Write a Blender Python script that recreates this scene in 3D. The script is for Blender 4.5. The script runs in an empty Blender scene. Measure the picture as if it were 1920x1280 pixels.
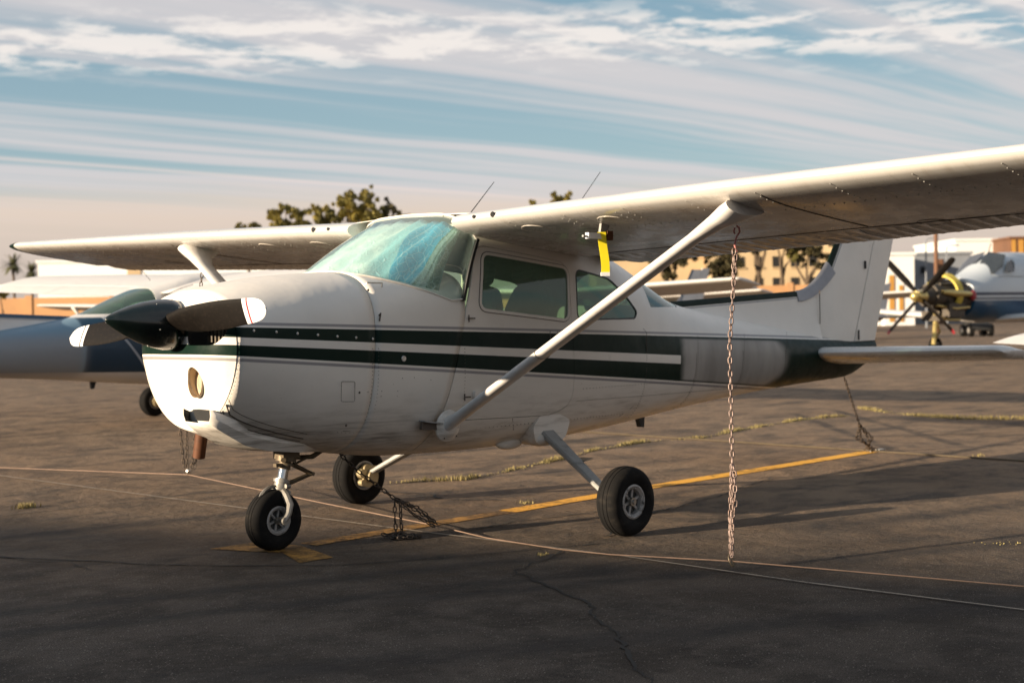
import bpy, bmesh, math, random
from mathutils import Vector, Matrix
random.seed(7)
rad = math.radians
sc = bpy.context.scene
COL = sc.collection

# ------------------------------------------------------------------ camera
YAW, PITCH, ROLL = 0.79622187, -0.01792437, -0.01686313
CAM = Vector((-5.48868, -7.13484, 1.36293))
FPX = 2786.41
fwd = Vector((math.sin(YAW)*math.cos(PITCH), math.cos(YAW)*math.cos(PITCH), math.sin(PITCH)))
rt = fwd.cross(Vector((0, 0, 1))).normalized(); up = rt.cross(fwd)
cr, sr = math.cos(ROLL), math.sin(ROLL)
rt2 = rt*cr + up*sr; up2 = -rt*sr + up*cr
cd = bpy.data.cameras.new('camera'); cam = bpy.data.objects.new('camera', cd); COL.objects.link(cam)
mw = Matrix((rt2, up2, -fwd)).transposed().to_4x4(); mw.translation = CAM
cam.matrix_world = mw
cd.sensor_width = 36; cd.lens = FPX/1920*36; cd.clip_start = 0.1; cd.clip_end = 5000
cd.dof.use_dof = True; cd.dof.focus_distance = 7.6; cd.dof.aperture_fstop = 2.9
sc.camera = cam
RT = Vector((math.cos(YAW), -math.sin(YAW), 0)); FW = Vector((math.sin(YAW), math.cos(YAW), 0))
def gp(px, depth, z=0.0):
    """ground point seen in the direction of column px at a depth in metres"""
    l = (px-960)/FPX*depth
    return Vector((CAM.x + RT.x*l + FW.x*depth, CAM.y + RT.y*l + FW.y*depth, z))

# ------------------------------------------------------------------ light
SUN_EL = rad(11.0); SUN_TO = Vector((-0.96, 0.28, 0)).normalized()
sd = bpy.data.lights.new('sun', 'SUN'); so = bpy.data.objects.new('sun', sd); COL.objects.link(so)
sd.energy = 5.0; sd.angle = rad(0.55); sd.color = (1.0, 0.82, 0.60)
sdir = Vector((SUN_TO.x*math.cos(SUN_EL), SUN_TO.y*math.cos(SUN_EL), math.sin(SUN_EL)))
so.rotation_euler = sdir.to_track_quat('Z', 'Y').to_euler()
sc.view_settings.view_transform = 'Standard'; sc.view_settings.look = 'None'
sc.view_settings.gamma = 1.0; sc.view_settings.use_curve_mapping = False
sc.view_settings.exposure = 1.18

# ------------------------------------------------------------------ node helpers
class NT:
    def __init__(s, tree):
        s.t = tree; s.n = tree.nodes; s.l = tree.links
    def new(s, typ, **kw):
        nd = s.n.new(typ)
        for k, v in kw.items(): setattr(nd, k, v)
        return nd
    def put(s, sock, v):
        if isinstance(v, bpy.types.NodeSocket): s.l.new(v, sock)
        elif v is not None:
            if isinstance(v, (tuple, list)) and len(v) == 3 and sock.type == 'RGBA': v = (*v, 1)
            sock.default_value = v
    def m(s, op, a, b=None, c=None, clamp=False):
        nd = s.new('ShaderNodeMath', operation=op, use_clamp=clamp)
        s.put(nd.inputs[0], a); s.put(nd.inputs[1], b)
        if c is not None: s.put(nd.inputs[2], c)
        return nd.outputs[0]
    def add(s, a, b): return s.m('ADD', a, b)
    def sub(s, a, b): return s.m('SUBTRACT', a, b)
    def mul(s, a, b): return s.m('MULTIPLY', a, b)
    def ss(s, v, a, b):   # smoothstep a..b
        nd = s.new('ShaderNodeMapRange', interpolation_type='SMOOTHSTEP')
        s.put(nd.inputs['Value'], v); s.put(nd.inputs['From Min'], a); s.put(nd.inputs['From Max'], b)
        return nd.outputs[0]
    def lin(s, v, a, b, c=0., d=1.):
        nd = s.new('ShaderNodeMapRange')
        s.put(nd.inputs['Value'], v); s.put(nd.inputs['From Min'], a); s.put(nd.inputs['From Max'], b)
        s.put(nd.inputs['To Min'], c); s.put(nd.inputs['To Max'], d)
        return nd.outputs[0]
    def band(s, v, a, b, e=0.0015):
        return s.mul(s.ss(v, s.sub(a, e) if isinstance(a, bpy.types.NodeSocket) else a-e, s.add(a, e) if isinstance(a, bpy.types.NodeSocket) else a+e),
                     s.sub(1.0, s.ss(v, s.sub(b, e) if isinstance(b, bpy.types.NodeSocket) else b-e, s.add(b, e) if isinstance(b, bpy.types.NodeSocket) else b+e)))
    def mix(s, f, a, b, mode='MIX'):
        nd = s.new('ShaderNodeMix', data_type='RGBA', blend_type=mode)
        s.put(nd.inputs[0], f); s.put(nd.inputs[6], a); s.put(nd.inputs[7], b)
        return nd.outputs[2]
    def noise(s, vec, scale, detail=4, rough=.55, dist=0.):
        nd = s.new('ShaderNodeTexNoise'); s.put(nd.inputs['Vector'], vec)
        nd.inputs['Scale'].default_value = scale; nd.inputs['Detail'].default_value = detail
        nd.inputs['Roughness'].default_value = rough; nd.inputs['Distortion'].default_value = dist
        return nd.outputs[0]
    def scale(s, vec, v3):
        nd = s.new('ShaderNodeVectorMath', operation='MULTIPLY'); s.put(nd.inputs[0], vec); nd.inputs[1].default_value = v3
        return nd.outputs[0]
    def obj(s): return s.new('ShaderNodeTexCoord').outputs['Object']
    def gen(s): return s.new('ShaderNodeTexCoord').outputs['Generated']
    def sep(s, v):
        nd = s.new('ShaderNodeSeparateXYZ'); s.put(nd.inputs[0], v); return nd.outputs
    def comb(s, x, y, z):
        nd = s.new('ShaderNodeCombineXYZ'); s.put(nd.inputs[0], x); s.put(nd.inputs[1], y); s.put(nd.inputs[2], z); return nd.outputs[0]
    def bump(s, h, strength=.3, dist=.01, normal=None):
        nd = s.new('ShaderNodeBump'); s.put(nd.inputs['Height'], h); nd.inputs['Strength'].default_value = strength
        nd.inputs['Distance'].default_value = dist
        if normal is not None: s.put(nd.inputs['Normal'], normal)
        return nd.outputs[0]

def new_mat(name):
    m = bpy.data.materials.new(name); m.use_nodes = True
    T = NT(m.node_tree); b = m.node_tree.nodes['Principled BSDF']
    return m, T, b

def mat(name, col, rough=.5, metal=0., var=.15, scale=8., bump=0., bscale=60., bdist=.004, coat=0., dirt=None, dscale=3., damt=.5, spec=.5):
    m, T, b = new_mat(name); b.inputs['Specular IOR Level'].default_value = spec
    v = T.obj(); n = T.noise(v, scale, 5)
    k = T.lin(n, .25, .75, 1-var, 1+var)
    c = T.mix(1.0, (*col, 1), T.comb(k, k, k), 'MULTIPLY')
    if dirt is not None:
        n2 = T.noise(T.scale(v, (1, 1, 1.6)), dscale, 7, .7)
        c = T.mix(T.mul(T.ss(n2, .5, .72), damt), c, dirt)
    T.put(b.inputs['Base Color'], c)
    T.put(b.inputs['Roughness'], T.lin(n, .2, .8, max(rough-.08, .02), min(rough+.1, 1)))
    b.inputs['Metallic'].default_value = metal
    b.inputs['Coat Weight'].default_value = coat
    if bump: T.put(b.inputs['Normal'], T.bump(T.noise(v, bscale, 5, .6), bump, bdist))
    return m

# ------------------------------------------------------------------ world
w = bpy.data.worlds.new('World'); sc.world = w; w.use_nodes = True
T = NT(w.node_tree); bg = w.node_tree.nodes['Background']
sky = T.new('ShaderNodeTexSky', sky_type='NISHITA')
sky.sun_disc = False; sky.sun_elevation = SUN_EL
sky.sun_rotation = math.atan2(SUN_TO.x, SUN_TO.y)
sky.air_density = 1.3; sky.dust_density = 1.0; sky.ozone_density = 2.0
d = T.gen(); dx, dy, dz = T.sep(d)
# cloud layer plane: p = d.xy / d.z
zc = T.add(T.m('MAXIMUM', dz, 0.0), 0.015)
u = T.m('DIVIDE', dx, zc); v = T.m('DIVIDE', dy, zc)
depth = T.add(T.mul(u, FW.x), T.mul(v, FW.y)); lat = T.add(T.mul(u, RT.x), T.mul(v, RT.y))
# long streaks that run along +x
warp = T.noise(T.comb(T.mul(u, .12), T.mul(v, .12), 3.0), 1.0, 3)
vv = T.add(v, T.mul(T.sub(warp, .5), 1.6))
st1 = T.noise(T.comb(T.mul(u, .075), T.mul(vv, .55), 0.3), 1.35, 7, .56)
st2 = T.noise(T.comb(T.mul(u, .03), T.mul(vv, 1.3), 7.7), 1.5, 6, .55)
streak = T.ss(T.add(T.mul(st1, .58), T.mul(st2, .46)), .435, .585)
# puffy altocumulus row
pf = T.noise(T.comb(T.mul(u, 1.0), T.mul(v, 1.0), 1.0), 4.2, 6, .62, .3)
pf2 = T.noise(T.comb(T.mul(u, .33), T.mul(v, .33), 5.0), 1.2, 3)
prow = T.m('EXPONENT', T.mul(T.m('POWER', T.m('DIVIDE', T.sub(depth, T.add(4.95, T.mul(T.sub(pf2, .5), .9))), .46), 2.0), -1.0))
puff = T.mul(T.ss(T.add(pf, T.mul(prow, .13)), .53, .70), T.m('MULTIPLY', prow, 1.25, clamp=True))
elev = T.m('DIVIDE', dz, T.m('SQRT', T.add(T.mul(dx, dx), T.mul(dy, dy))))
clear = T.mix(1.0, sky.outputs[0], (.60, .72, .80, 1), 'MULTIPLY')
BS = 0.12
KS = 0.545
def cl(r, g, b): return (r*KS/BS, g*KS/BS, b*KS/BS, 1)
base = T.mix(T.ss(elev, .0, .3), cl(.28, .40, .48), cl(.075, .19, .285))
base = T.mix(.25, base, clear)
c1 = T.mix(T.add(.10, T.mul(streak, .78)), base, cl(.56, .53, .535))
c2 = T.mix(T.mul(puff, .85), c1, cl(.76, .71, .67))
# contrail
tr = T.sub(T.add(v, T.mul(T.sub(T.noise(T.comb(T.mul(u, .2), 0.0, 0.0), 1.0, 3), .5), .25)), T.add(7.45, T.mul(u, .0)))
trm = T.mul(T.m('EXPONENT', T.mul(T.m('POWER', T.m('DIVIDE', tr, .085), 2.0), -1.0)), .55)
c3 = T.mix(T.mul(trm, T.ss(u, 2.0, 4.0)), c2, cl(.72, .60, .56))
hz = T.add(elev, T.mul(T.sub(st1, .5), .05))
hazec = T.mix(T.ss(elev, 0.0, .09), cl(.48, .40, .345), cl(.66, .54, .45))
c4 = T.mix(T.mul(T.sub(1.0, T.ss(hz, .066, .098)), .92), c3, hazec)
T.put(bg.inputs['Color'], c4); bg.inputs['Strength'].default_value = BS

# ------------------------------------------------------------------ mesh helpers
def link(o, parent=None):
    COL.objects.link(o)
    if parent is not None: o.parent = parent
    return o
def mk(name, verts, faces, mats, parent=None, smooth=True, idx=None, angle=35, kind=None):
    me = bpy.data.meshes.new(name); me.from_pydata([tuple(v) for v in verts], [], faces)
    if not isinstance(mats, (list, tuple)): mats = [mats]
    for m_ in mats: me.materials.append(m_)
    if idx: me.polygons.foreach_set('material_index', idx)
    if smooth:
        me.shade_smooth(); me.set_sharp_from_angle(angle=rad(angle))
    me.update()
    o = bpy.data.objects.new(name, me); link(o, parent)
    if kind: o['kind'] = kind
    return o
def thing(name, label, cat, loc=(0, 0, 0), rz=0., group=None):
    o = bpy.data.objects.new(name, None); o.empty_display_size = .2; COL.objects.link(o)
    o.location = loc; o.rotation_euler = (0, 0, rz); o['label'] = label; o['category'] = cat
    if group: o['group'] = group
    return o
def tag(o, label, cat, group=None):
    o['label'] = label; o['category'] = cat
    if group: o['group'] = group
    return o
def copy_tree(o, parent=None):
    c = o.copy(); COL.objects.link(c); c.parent = parent
    for ch in list(o.children): copy_tree(ch, c)
    return c

class MB:
    def __init__(s): s.v = []; s.f = []; s.i = []
    def raw(s, vs, fs, mi=0):
        n = len(s.v); s.v += [Vector(v) for v in vs]; s.f += [tuple(a+n for a in f) for f in fs]; s.i += [mi]*len(fs); return s
    def box(s, c, d, rot=None, mi=0):
        c = Vector(c); R = rot if rot is not None else Matrix.Identity(3)
        vs = [c + R @ Vector((x*d[0]/2, y*d[1]/2, z*d[2]/2)) for x in (-1, 1) for y in (-1, 1) for z in (-1, 1)]
        return s.raw(vs, [(0, 1, 3, 2), (4, 6, 7, 5), (0, 4, 5, 1), (2, 3, 7, 6), (0, 2, 6, 4), (1, 5, 7, 3)], mi)
    def cyl(s, a, b, r1, r2=None, n=12, mi=0, cap=True):
        a, b = Vector(a), Vector(b); r2 = r1 if r2 is None else r2
        ax = (b-a).normalized(); t = ax.orthogonal().normalized(); q = ax.cross(t)
        vs = []
        for p, r in ((a, r1), (b, r2)):
            for k in range(n):
                an = 2*math.pi*k/n; vs.append(p + t*math.cos(an)*r + q*math.sin(an)*r)
        fs = [(k, (k+1) % n, n+(k+1) % n, n+k) for k in range(n)]
        if cap: fs += [tuple(range(n-1, -1, -1)), tuple(range(n, 2*n))]
        return s.raw(vs, fs, mi)
    def tube(s, pts, r, n=8, mi=0, closed=False):
        pts = [Vector(p) for p in pts]; N = len(pts); rr = r if isinstance(r, (list, tuple)) else [r]*N
        rings = []; prev = None
        for i, p in enumerate(pts):
            if closed: tg = (pts[(i+1) % N]-pts[i-1]).normalized()
            else: tg = (pts[min(i+1, N-1)]-pts[max(i-1, 0)]).normalized()
            t = (tg.orthogonal() if prev is None else prev - tg*prev.dot(tg)).normalized(); prev = t
            q = tg.cross(t)
            rings.append([p + t*math.cos(2*math.pi*k/n)*rr[i] + q*math.sin(2*math.pi*k/n)*rr[i] for k in range(n)])
        vs = [x for R_ in rings for x in R_]; fs = []
        M_ = N if closed else N-1
        for i in range(M_):
            j = (i+1) % N
            for k in range(n): fs.append((i*n+k, i*n+(k+1) % n, j*n+(k+1) % n, j*n+k))
        if not closed: fs += [tuple(range(n-1, -1, -1)), tuple((N-1)*n+k for k in range(n))]
        return s.raw(vs, fs, mi)
    def lathe(s, prof, c, axis=(0, 1, 0), n=32, mi=0, closed=True):
        """prof: (radius, offset along axis)"""
        c = Vector(c); ax = Vector(axis).normalized(); t = ax.orthogonal().normalized(); q = ax.cross(t)
        vs = []; P = len(prof)
        for k in range(n):
            an = 2*math.pi*k/n; dd = t*math.cos(an)+q*math.sin(an)
            for r, h in prof: vs.append(c + dd*r + ax*h)
        fs = []
        for k in range(n):
            k2 = (k+1) % n
            for j in range(P if closed else P-1):
                j2 = (j+1) % P; fs.append((k*P+j, k*P+j2, k2*P+j2, k2*P+j))
        return s.raw(vs, fs, mi)
    def sphere(s, c, r, n=12, m=8, sc_=(1, 1, 1), mi=0):
        c = Vector(c); vs = [c+Vector((0, 0, r*sc_[2]))]
        for i in range(1, m):
            ph = math.pi*i/m
            for k in range(n):
                an = 2*math.pi*k/n
                vs.append(c+Vector((r*sc_[0]*math.sin(ph)*math.cos(an), r*sc_[1]*math.sin(ph)*math.sin(an), r*sc_[2]*math.cos(ph))))
        vs.append(c-Vector((0, 0, r*sc_[2]))); L = len(vs)-1; fs = []
        for k in range(n):
            fs.append((0, 1+k, 1+(k+1) % n)); fs.append((L, L-n+(k+1) % n, L-n+k))
        for i in range(m-2):
            for k in range(n):
                a = 1+i*n+k; b = 1+i*n+(k+1) % n; fs.append((a, a+n, b+n, b))
        return s.raw(vs, fs, mi)
    def prism(s, poly, y0, y1, mi=0, plane='xz'):
        n = len(poly)
        def P(a, b, y): return (a, y, b) if plane == 'xz' else ((a, b, y) if plane == 'xy' else (y, a, b))
        vs = [P(a, b, y0) for a, b in poly]+[P(a, b, y1) for a, b in poly]
        fs = [tuple(range(n)), tuple(range(2*n-1, n-1, -1))]+[(k, n+k, n+(k+1) % n, (k+1) % n) for k in range(n)]
        return s.raw(vs, fs, mi)
    def loft(s, rings, closed=True, cap0=False, cap1=False, mi=0, mif=None):
        n = len(rings[0]); vs = [x for r in rings for x in r]; b0 = len(s.v); fs = []; ii = []
        for i in range(len(rings)-1):
            for k in range(n if closed else n-1):
                k2 = (k+1) % n; fs.append((i*n+k, i*n+k2, (i+1)*n+k2, (i+1)*n+k)); ii.append(mif(i, k) if mif else mi)
        if cap0: fs.append(tuple(range(n-1, -1, -1))); ii.append(mi)
        if cap1: fs.append(tuple((len(rings)-1)*n+k for k in range(n))); ii.append(mi)
        s.v += [Vector(v) for v in vs]; s.f += [tuple(a+b0 for a in f) for f in fs]; s.i += ii
        return s
    def build(s, name, mats, parent=None, smooth=True, angle=35, kind=None, fixn=True):
        o = mk(name, s.v, s.f, mats, parent, smooth=False, idx=s.i, kind=kind)
        if fixn:
            bm = bmesh.new(); bm.from_mesh(o.data); bmesh.ops.recalc_face_normals(bm, faces=bm.faces); bm.to_mesh(o.data); bm.free()
        if smooth: o.data.shade_smooth(); o.data.set_sharp_from_angle(angle=rad(angle))
        return o

def boolean(o, mb, op='DIFFERENCE'):
    c = mb.build('cutter', [o.data.materials[0]], smooth=False)
    md = o.modifiers.new('b', 'BOOLEAN'); md.operation = op; md.solver = 'EXACT'; md.object = c
    dg = bpy.context.evaluated_depsgraph_get(); dg.update()
    me = bpy.data.meshes.new_from_object(o.evaluated_get(dg)); o.modifiers.clear()
    old = o.data; o.data = me; bpy.data.meshes.remove(old)
    bpy.data.objects.remove(c)
    me.shade_smooth(); me.set_sharp_from_angle(angle=rad(35))
    return o

def rpoly(pts, r, n=5):
    out = []; N = len(pts)
    for i in range(N):
        p0, p1, p2 = Vector(pts[i-1]), Vector(pts[i]), Vector(pts[(i+1) % N])
        a = (p0-p1); b = (p2-p1); rr = min(r, a.length*.45, b.length*.45)
        A = p1+a.normalized()*rr; B = p1+b.normalized()*rr
        for k in range(n+1):
            t = k/n; out.append(tuple(A*(1-t)**2 + p1*2*t*(1-t) + B*t*t))
    return out
def grow(poly, d_):
    c = Vector((sum(p[0] for p in poly)/len(poly), sum(p[1] for p in poly)/len(poly)))
    N = len(poly); out = []
    area = sum(poly[i-1][0]*poly[i][1]-poly[i][0]*poly[i-1][1] for i in range(N))
    sg = 1 if area > 0 else -1
    for i in range(N):
        a = Vector(poly[i-1]); b = Vector(poly[(i+1) % N]); t = (b-a)
        if t.length < 1e-9: out.append(poly[i]); continue
        t.normalize(); out.append((poly[i][0]+sg*t.y*d_, poly[i][1]-sg*t.x*d_))
    return out
def interp(tab, x, j):
    """monotone-ish cubic (catmull) through table rows (x, ...)"""
    n = len(tab)
    if x <= tab[0][0]: return tab[0][j]
    if x >= tab[-1][0]: return tab[-1][j]
    for i in range(n-1):
        if tab[i][0] <= x <= tab[i+1][0]: break
    x0, x1 = tab[i][0], tab[i+1][0]; h = x1-x0; t = (x-x0)/h
    def sl(k):
        if k <= 0 or k >= n-1: return None
        a = (tab[k][j]-tab[k-1][j])/(tab[k][0]-tab[k-1][0]); b = (tab[k+1][j]-tab[k][j])/(tab[k+1][0]-tab[k][0])
        return 0 if a*b <= 0 else 2*a*b/(a+b)
    d = (tab[i+1][j]-tab[i][j])/h; m0 = sl(i); m1 = sl(i+1)
    m0 = d if m0 is None else m0; m1 = d if m1 is None else m1
    return ((2*t**3-3*t*t+1)*tab[i][j]+(t**3-2*t*t+t)*h*m0+(-2*t**3+3*t*t)*tab[i+1][j]+(t**3-t*t)*h*m1)

# ------------------------------------------------------------------ materials
WHITE = (.73, .675, .605)
def paint_mat(name, white, dark, line, kind='stripes', dirt=True, patch=True):
    m, T, b = new_mat(name); v = T.obj(); X, Y, Z = T.sep(v)
    n = T.noise(v, 2.2, 6, .6); k = T.lin(n, .25, .75, .93, 1.05)
    c = T.mix(1.0, (*white, 1), T.comb(k, k, k), 'MULTIPLY')
    if dirt:
        # grime washed back along the belly, chips and smears
        low = T.ss(Z, 1.0, .55)
        s1 = T.noise(T.scale(v, (1.2, 5, 9)), 3.0, 6, .65)
        c = T.mix(T.mul(T.mul(T.ss(s1, .42, .78), low), .65), c, (.20, .155, .105))
        s3 = T.noise(T.scale(v, (.8, 2, 16)), 2.4, 5, .6)
        c = T.mix(T.mul(T.mul(T.ss(s3, .46, .78), T.mul(T.ss(Z, .86, .68), T.ss(X, 1.0, .0))), .95), c, (.07, .05, .032))
        s2 = T.noise(v, 9.0, 7, .75)
        c = T.mix(T.mul(T.ss(s2, .60, .80), .35), c, (.30, .26, .21))
        sp = T.noise(v, 70.0, 2, .5)
        c = T.mix(T.mul(T.ss(sp, .74, .80), .5), c, (.12, .10, .08))
    if kind == 'stripes':
        def ln(a, k_): return T.sub(Z, T.sub(a, T.mul(X, k_)))
        d1, d2, d3, d4 = ln(1.294, .0345), ln(1.222, .0565), ln(1.176, .0615), ln(1.104, .0785)
        e = .0018
        up1 = T.sub(1.0, T.ss(d1, -e, e)); lo1 = T.ss(d2, -e, e)
        up2 = T.sub(1.0, T.ss(d3, -e, e)); lo2 = T.ss(d4, -e, e)
        A = T.mul(up1, lo1); B = T.mul(up2, lo2)
        aft = T.ss(X, 3.105, 3.11)
        Cc = T.mul(aft, T.mul(up1, lo2))
        g = T.m('MAXIMUM', T.m('MAXIMUM', A, B), Cc)
        wear = T.noise(v, 30.0, 6, .7)
        dk = T.mix(T.mul(T.ss(wear, .62, .76), .25), (*dark, 1), tuple(q*.5+.02 for q in dark))
        gl = T.m('MAXIMUM', T.band(d1, .012, .028), T.band(d4, -.030, -.013))
        c = T.mix(T.mul(gl, .85), c, line)
        c = T.mix(g, c, dk)
        if patch:   # soft grey patch standing in for the blurred registration
            pn = T.mul(T.sub(T.noise(v, 5.0, 3), .5), .10)
            px_ = T.mul(T.ss(T.add(X, pn), 3.10, 3.20), T.ss(T.add(T.add(X, pn), T.mul(T.m('POWER', T.m('DIVIDE', T.sub(Z, .96), .18), 2.0), .16)), 4.86, 4.66))
            f_ = T.mul(px_, T.mul(T.ss(d1, -.008, -.03), T.ss(d4, .0, .02)))
            pv = T.lin(T.noise(T.scale(v, (1, 1, .35)), 4.0, 2), .3, .7, .75, 1.15)
            c = T.mix(T.mul(f_, .97), c, T.mix(1.0, (.34, .315, .285, 1), T.comb(pv, pv, pv), 'MULTIPLY'))
    elif kind == 'upper_blue':   # blue above, white belly
        dB = T.sub(Z, T.add(.63, T.mul(X, .028)))
        f_ = T.mul(T.ss(dB, -.002, .002), T.ss(Z, 1.43, 1.41))
        col = T.mix(T.ss(X, 3.50, 3.44), (.16, .26, .34, 1), (.008, .036, .07))
        st_ = T.sub(X, T.mul(Z, .8)); col = T.mix(T.band(st_, 2.02, 2.055), col, (.35, .38, .42))
        c = T.mix(f_, c, col)
        bl = T.mul(T.ss(X, 3.35, 3.60), T.band(Z, .66, 1.20, .10))
        c = T.mix(T.mul(bl, .75), c, (.24, .24, .25))
    T.put(b.inputs['Base Color'], c)
    rg = T.lin(T.noise(v, 12.0, 6, .7), .3, .75, .28, .55); T.put(b.inputs['Roughness'], rg)
    b.inputs['Coat Weight'].default_value = .0
    if kind == 'stripes': T.put(b.inputs['Specular IOR Level'], T.lin(g, 0., 1., .45, .12))
    hb = T.noise(v, 3.5, 3, .5)
    T.put(b.inputs['Normal'], T.bump(hb, .36, .022))
    return m
M = {}
M['paint'] = paint_mat('aged white paint with green stripes', WHITE, (.004, .016, .011), (.20, .19, .20))
M['white'] = paint_mat('aged white paint', WHITE, (0, 0, 0), (0, 0, 0), kind='plain')
M['bluepaint'] = paint_mat('blue and white paint', (.60, .58, .56), (.016, .075, .145), (.2, .2, .2), kind='upper_blue', dirt=False)
M['wing'] = None
def wing_mat():
    m, T, b = new_mat('wing skin paint'); v = T.obj()
    X, Y, Z = T.sep(v)
    k = T.lin(T.noise(v, 2.0, 6, .6), .25, .75, .92, 1.06)
    c = T.mix(1.0, (.60, .575, .545, 1), T.comb(k, k, k), 'MULTIPLY')
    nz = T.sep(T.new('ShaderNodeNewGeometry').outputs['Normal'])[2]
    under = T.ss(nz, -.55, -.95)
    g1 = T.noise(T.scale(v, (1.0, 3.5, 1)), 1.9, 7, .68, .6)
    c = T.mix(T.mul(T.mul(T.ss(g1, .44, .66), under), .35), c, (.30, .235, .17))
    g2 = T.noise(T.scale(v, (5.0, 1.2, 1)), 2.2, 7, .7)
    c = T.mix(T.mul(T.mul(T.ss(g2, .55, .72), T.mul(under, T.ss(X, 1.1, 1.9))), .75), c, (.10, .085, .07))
    T.put(b.inputs['Base Color'], c)
    T.put(b.inputs['Roughness'], T.lin(T.noise(v, 6.0, 5), .3, .7, .16, .40))
    b.inputs['Coat Weight'].default_value = .2; b.inputs['Coat Roughness'].default_value = .1
    T.put(b.inputs['Normal'], T.bump(T.noise(v, 2.0, 2), .05, .02))
    return m
M['wing'] = wing_mat()
M['green'] = mat('dark green paint', (.003, .014, .009), .5, spec=.15, dirt=(.02, .028, .022), dscale=25, damt=.4)
M['blackgloss'] = mat('glossy black paint', (.003, .007, .006), .2, coat=.25, var=.1, dirt=(.03, .035, .03), dscale=14, damt=.35)
M['blade'] = mat('matt dark blade paint', (.006, .0045, .0036), .62, dirt=(.022, .016, .012), dscale=40, damt=.6, spec=.14, bump=.08, bscale=120)
M['blade_back'] = M['blade']
M['tipwhite'] = mat('white tip paint', (.74, .74, .74), .35, var=.05)
M['tipred'] = mat('red tip band', (.36, .012, .02), .4, var=.05)
M['rubber'] = mat('tyre rubber', (.007, .0065, .0065), .85, spec=.2, dirt=(.03, .025, .02), dscale=9, damt=.6, bump=.25, bscale=90)
M['rim'] = mat('worn painted wheel metal', (.34, .33, .32), .5, metal=.3, dirt=(.03, .028, .026), dscale=22, damt=.95)
M['metal'] = mat('bare metal', (.42, .39, .35), .33, metal=.85, dirt=(.10, .075, .045), dscale=18, damt=.8)
M['oily'] = mat('oily dark metal', (.13, .10, .065), .5, metal=.5, dirt=(.16, .12, .06), dscale=20, damt=.6)
M['chain'] = mat('rusty steel chain', (.24, .18, .16), .5, metal=.6, dirt=(.13, .06, .045), dscale=30, damt=.8)
M['chaindk'] = mat('dark weathered chain', (.07, .055, .045), .6, metal=.5, dirt=(.18, .12, .07), dscale=30, damt=.8)
M['pinkhook'] = mat('red painted hook', (.42, .14, .13), .45, dirt=(.5, .3, .25), dscale=30)
M['exhaust'] = mat('rusted exhaust pipe', (.11, .042, .018), .65, metal=.35, dirt=(.05, .022, .012), dscale=12, damt=.8)
M['seal'] = mat('black rubber seal', (.006, .007, .007), .5)
M['lining'] = mat('cabin lining', (.26, .27, .23), .8)
M['seat'] = mat('seat fabric', (.17, .20, .18), .85, bump=.1)
M['panel'] = mat('instrument panel', (.02, .02, .02), .6)
M['dark'] = mat('black stand-in for dark openings', (.006, .006, .006), .8)
M['seam'] = mat('dirty seam filler', (.085, .065, .05), .7)
M['legpaint'] = mat('grey leg paint', (.30, .295, .28), .45, dirt=(.10, .09, .08), dscale=16, damt=.7)
M['strut'] = mat('strut paint', (.66, .63, .60), .32, coat=.2, dirt=(.33, .25, .20), dscale=4, damt=.3)
M['rope'] = mat('weathered steel cable', (.24, .16, .115), .6, metal=.2, dirt=(.12, .07, .05), dscale=20)
M['yellowtag'] = mat('yellow streamer', (.80, .66, .01), .6, var=.05)
M['screw'] = mat('zinc screws', (.50, .49, .46), .3, metal=.6)
def glass_mat(name, tint, rough=.03, opac=.0, body=(.1, .12, .1)):
    m, T, b = new_mat(name); out = m.node_tree.nodes['Material Output']
    tr_ = T.new('ShaderNodeBsdfTransparent'); tr_.inputs[0].default_value = (*tint, 1)
    gl_ = T.new('ShaderNodeBsdfGlossy'); gl_.inputs['Roughness'].default_value = rough; gl_.inputs[0].default_value = (.9, .95, .95, 1)
    fr = T.new('ShaderNodeFresnel'); fr.inputs['IOR'].default_value = 1.5
    df = T.new('ShaderNodeBsdfDiffuse'); df.inputs[0].default_value = (*body, 1)
    m0 = T.new('ShaderNodeMixShader'); m0.inputs[0].default_value = opac
    T.l.new(tr_.outputs[0], m0.inputs[1]); T.l.new(df.outputs[0], m0.inputs[2])
    mx = T.new('ShaderNodeMixShader'); bf = T.new('ShaderNodeNewGeometry').outputs['Backfacing']; T.l.new(T.mul(fr.outputs[0], T.sub(1.0, bf)), mx.inputs[0])
    T.l.new(m0.outputs[0], mx.inputs[1]); T.l.new(gl_.outputs[0], mx.inputs[2])
    T.l.new(mx.outputs[0], out.inputs['Surface']); m.node_tree.nodes.remove(b)
    return m
M['glass'] = glass_mat('tinted acrylic window', (.80, .92, .82), opac=.16, body=(.30, .46, .36))
M['windshield'] = glass_mat('hazy acrylic windshield', (.93, .98, .96), rough=.07, opac=.10, body=(.62, .74, .70))
M['rearglass'] = glass_mat('green rear glass', (.6, .8, .7), opac=.5, body=(.10, .145, .13))
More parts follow.
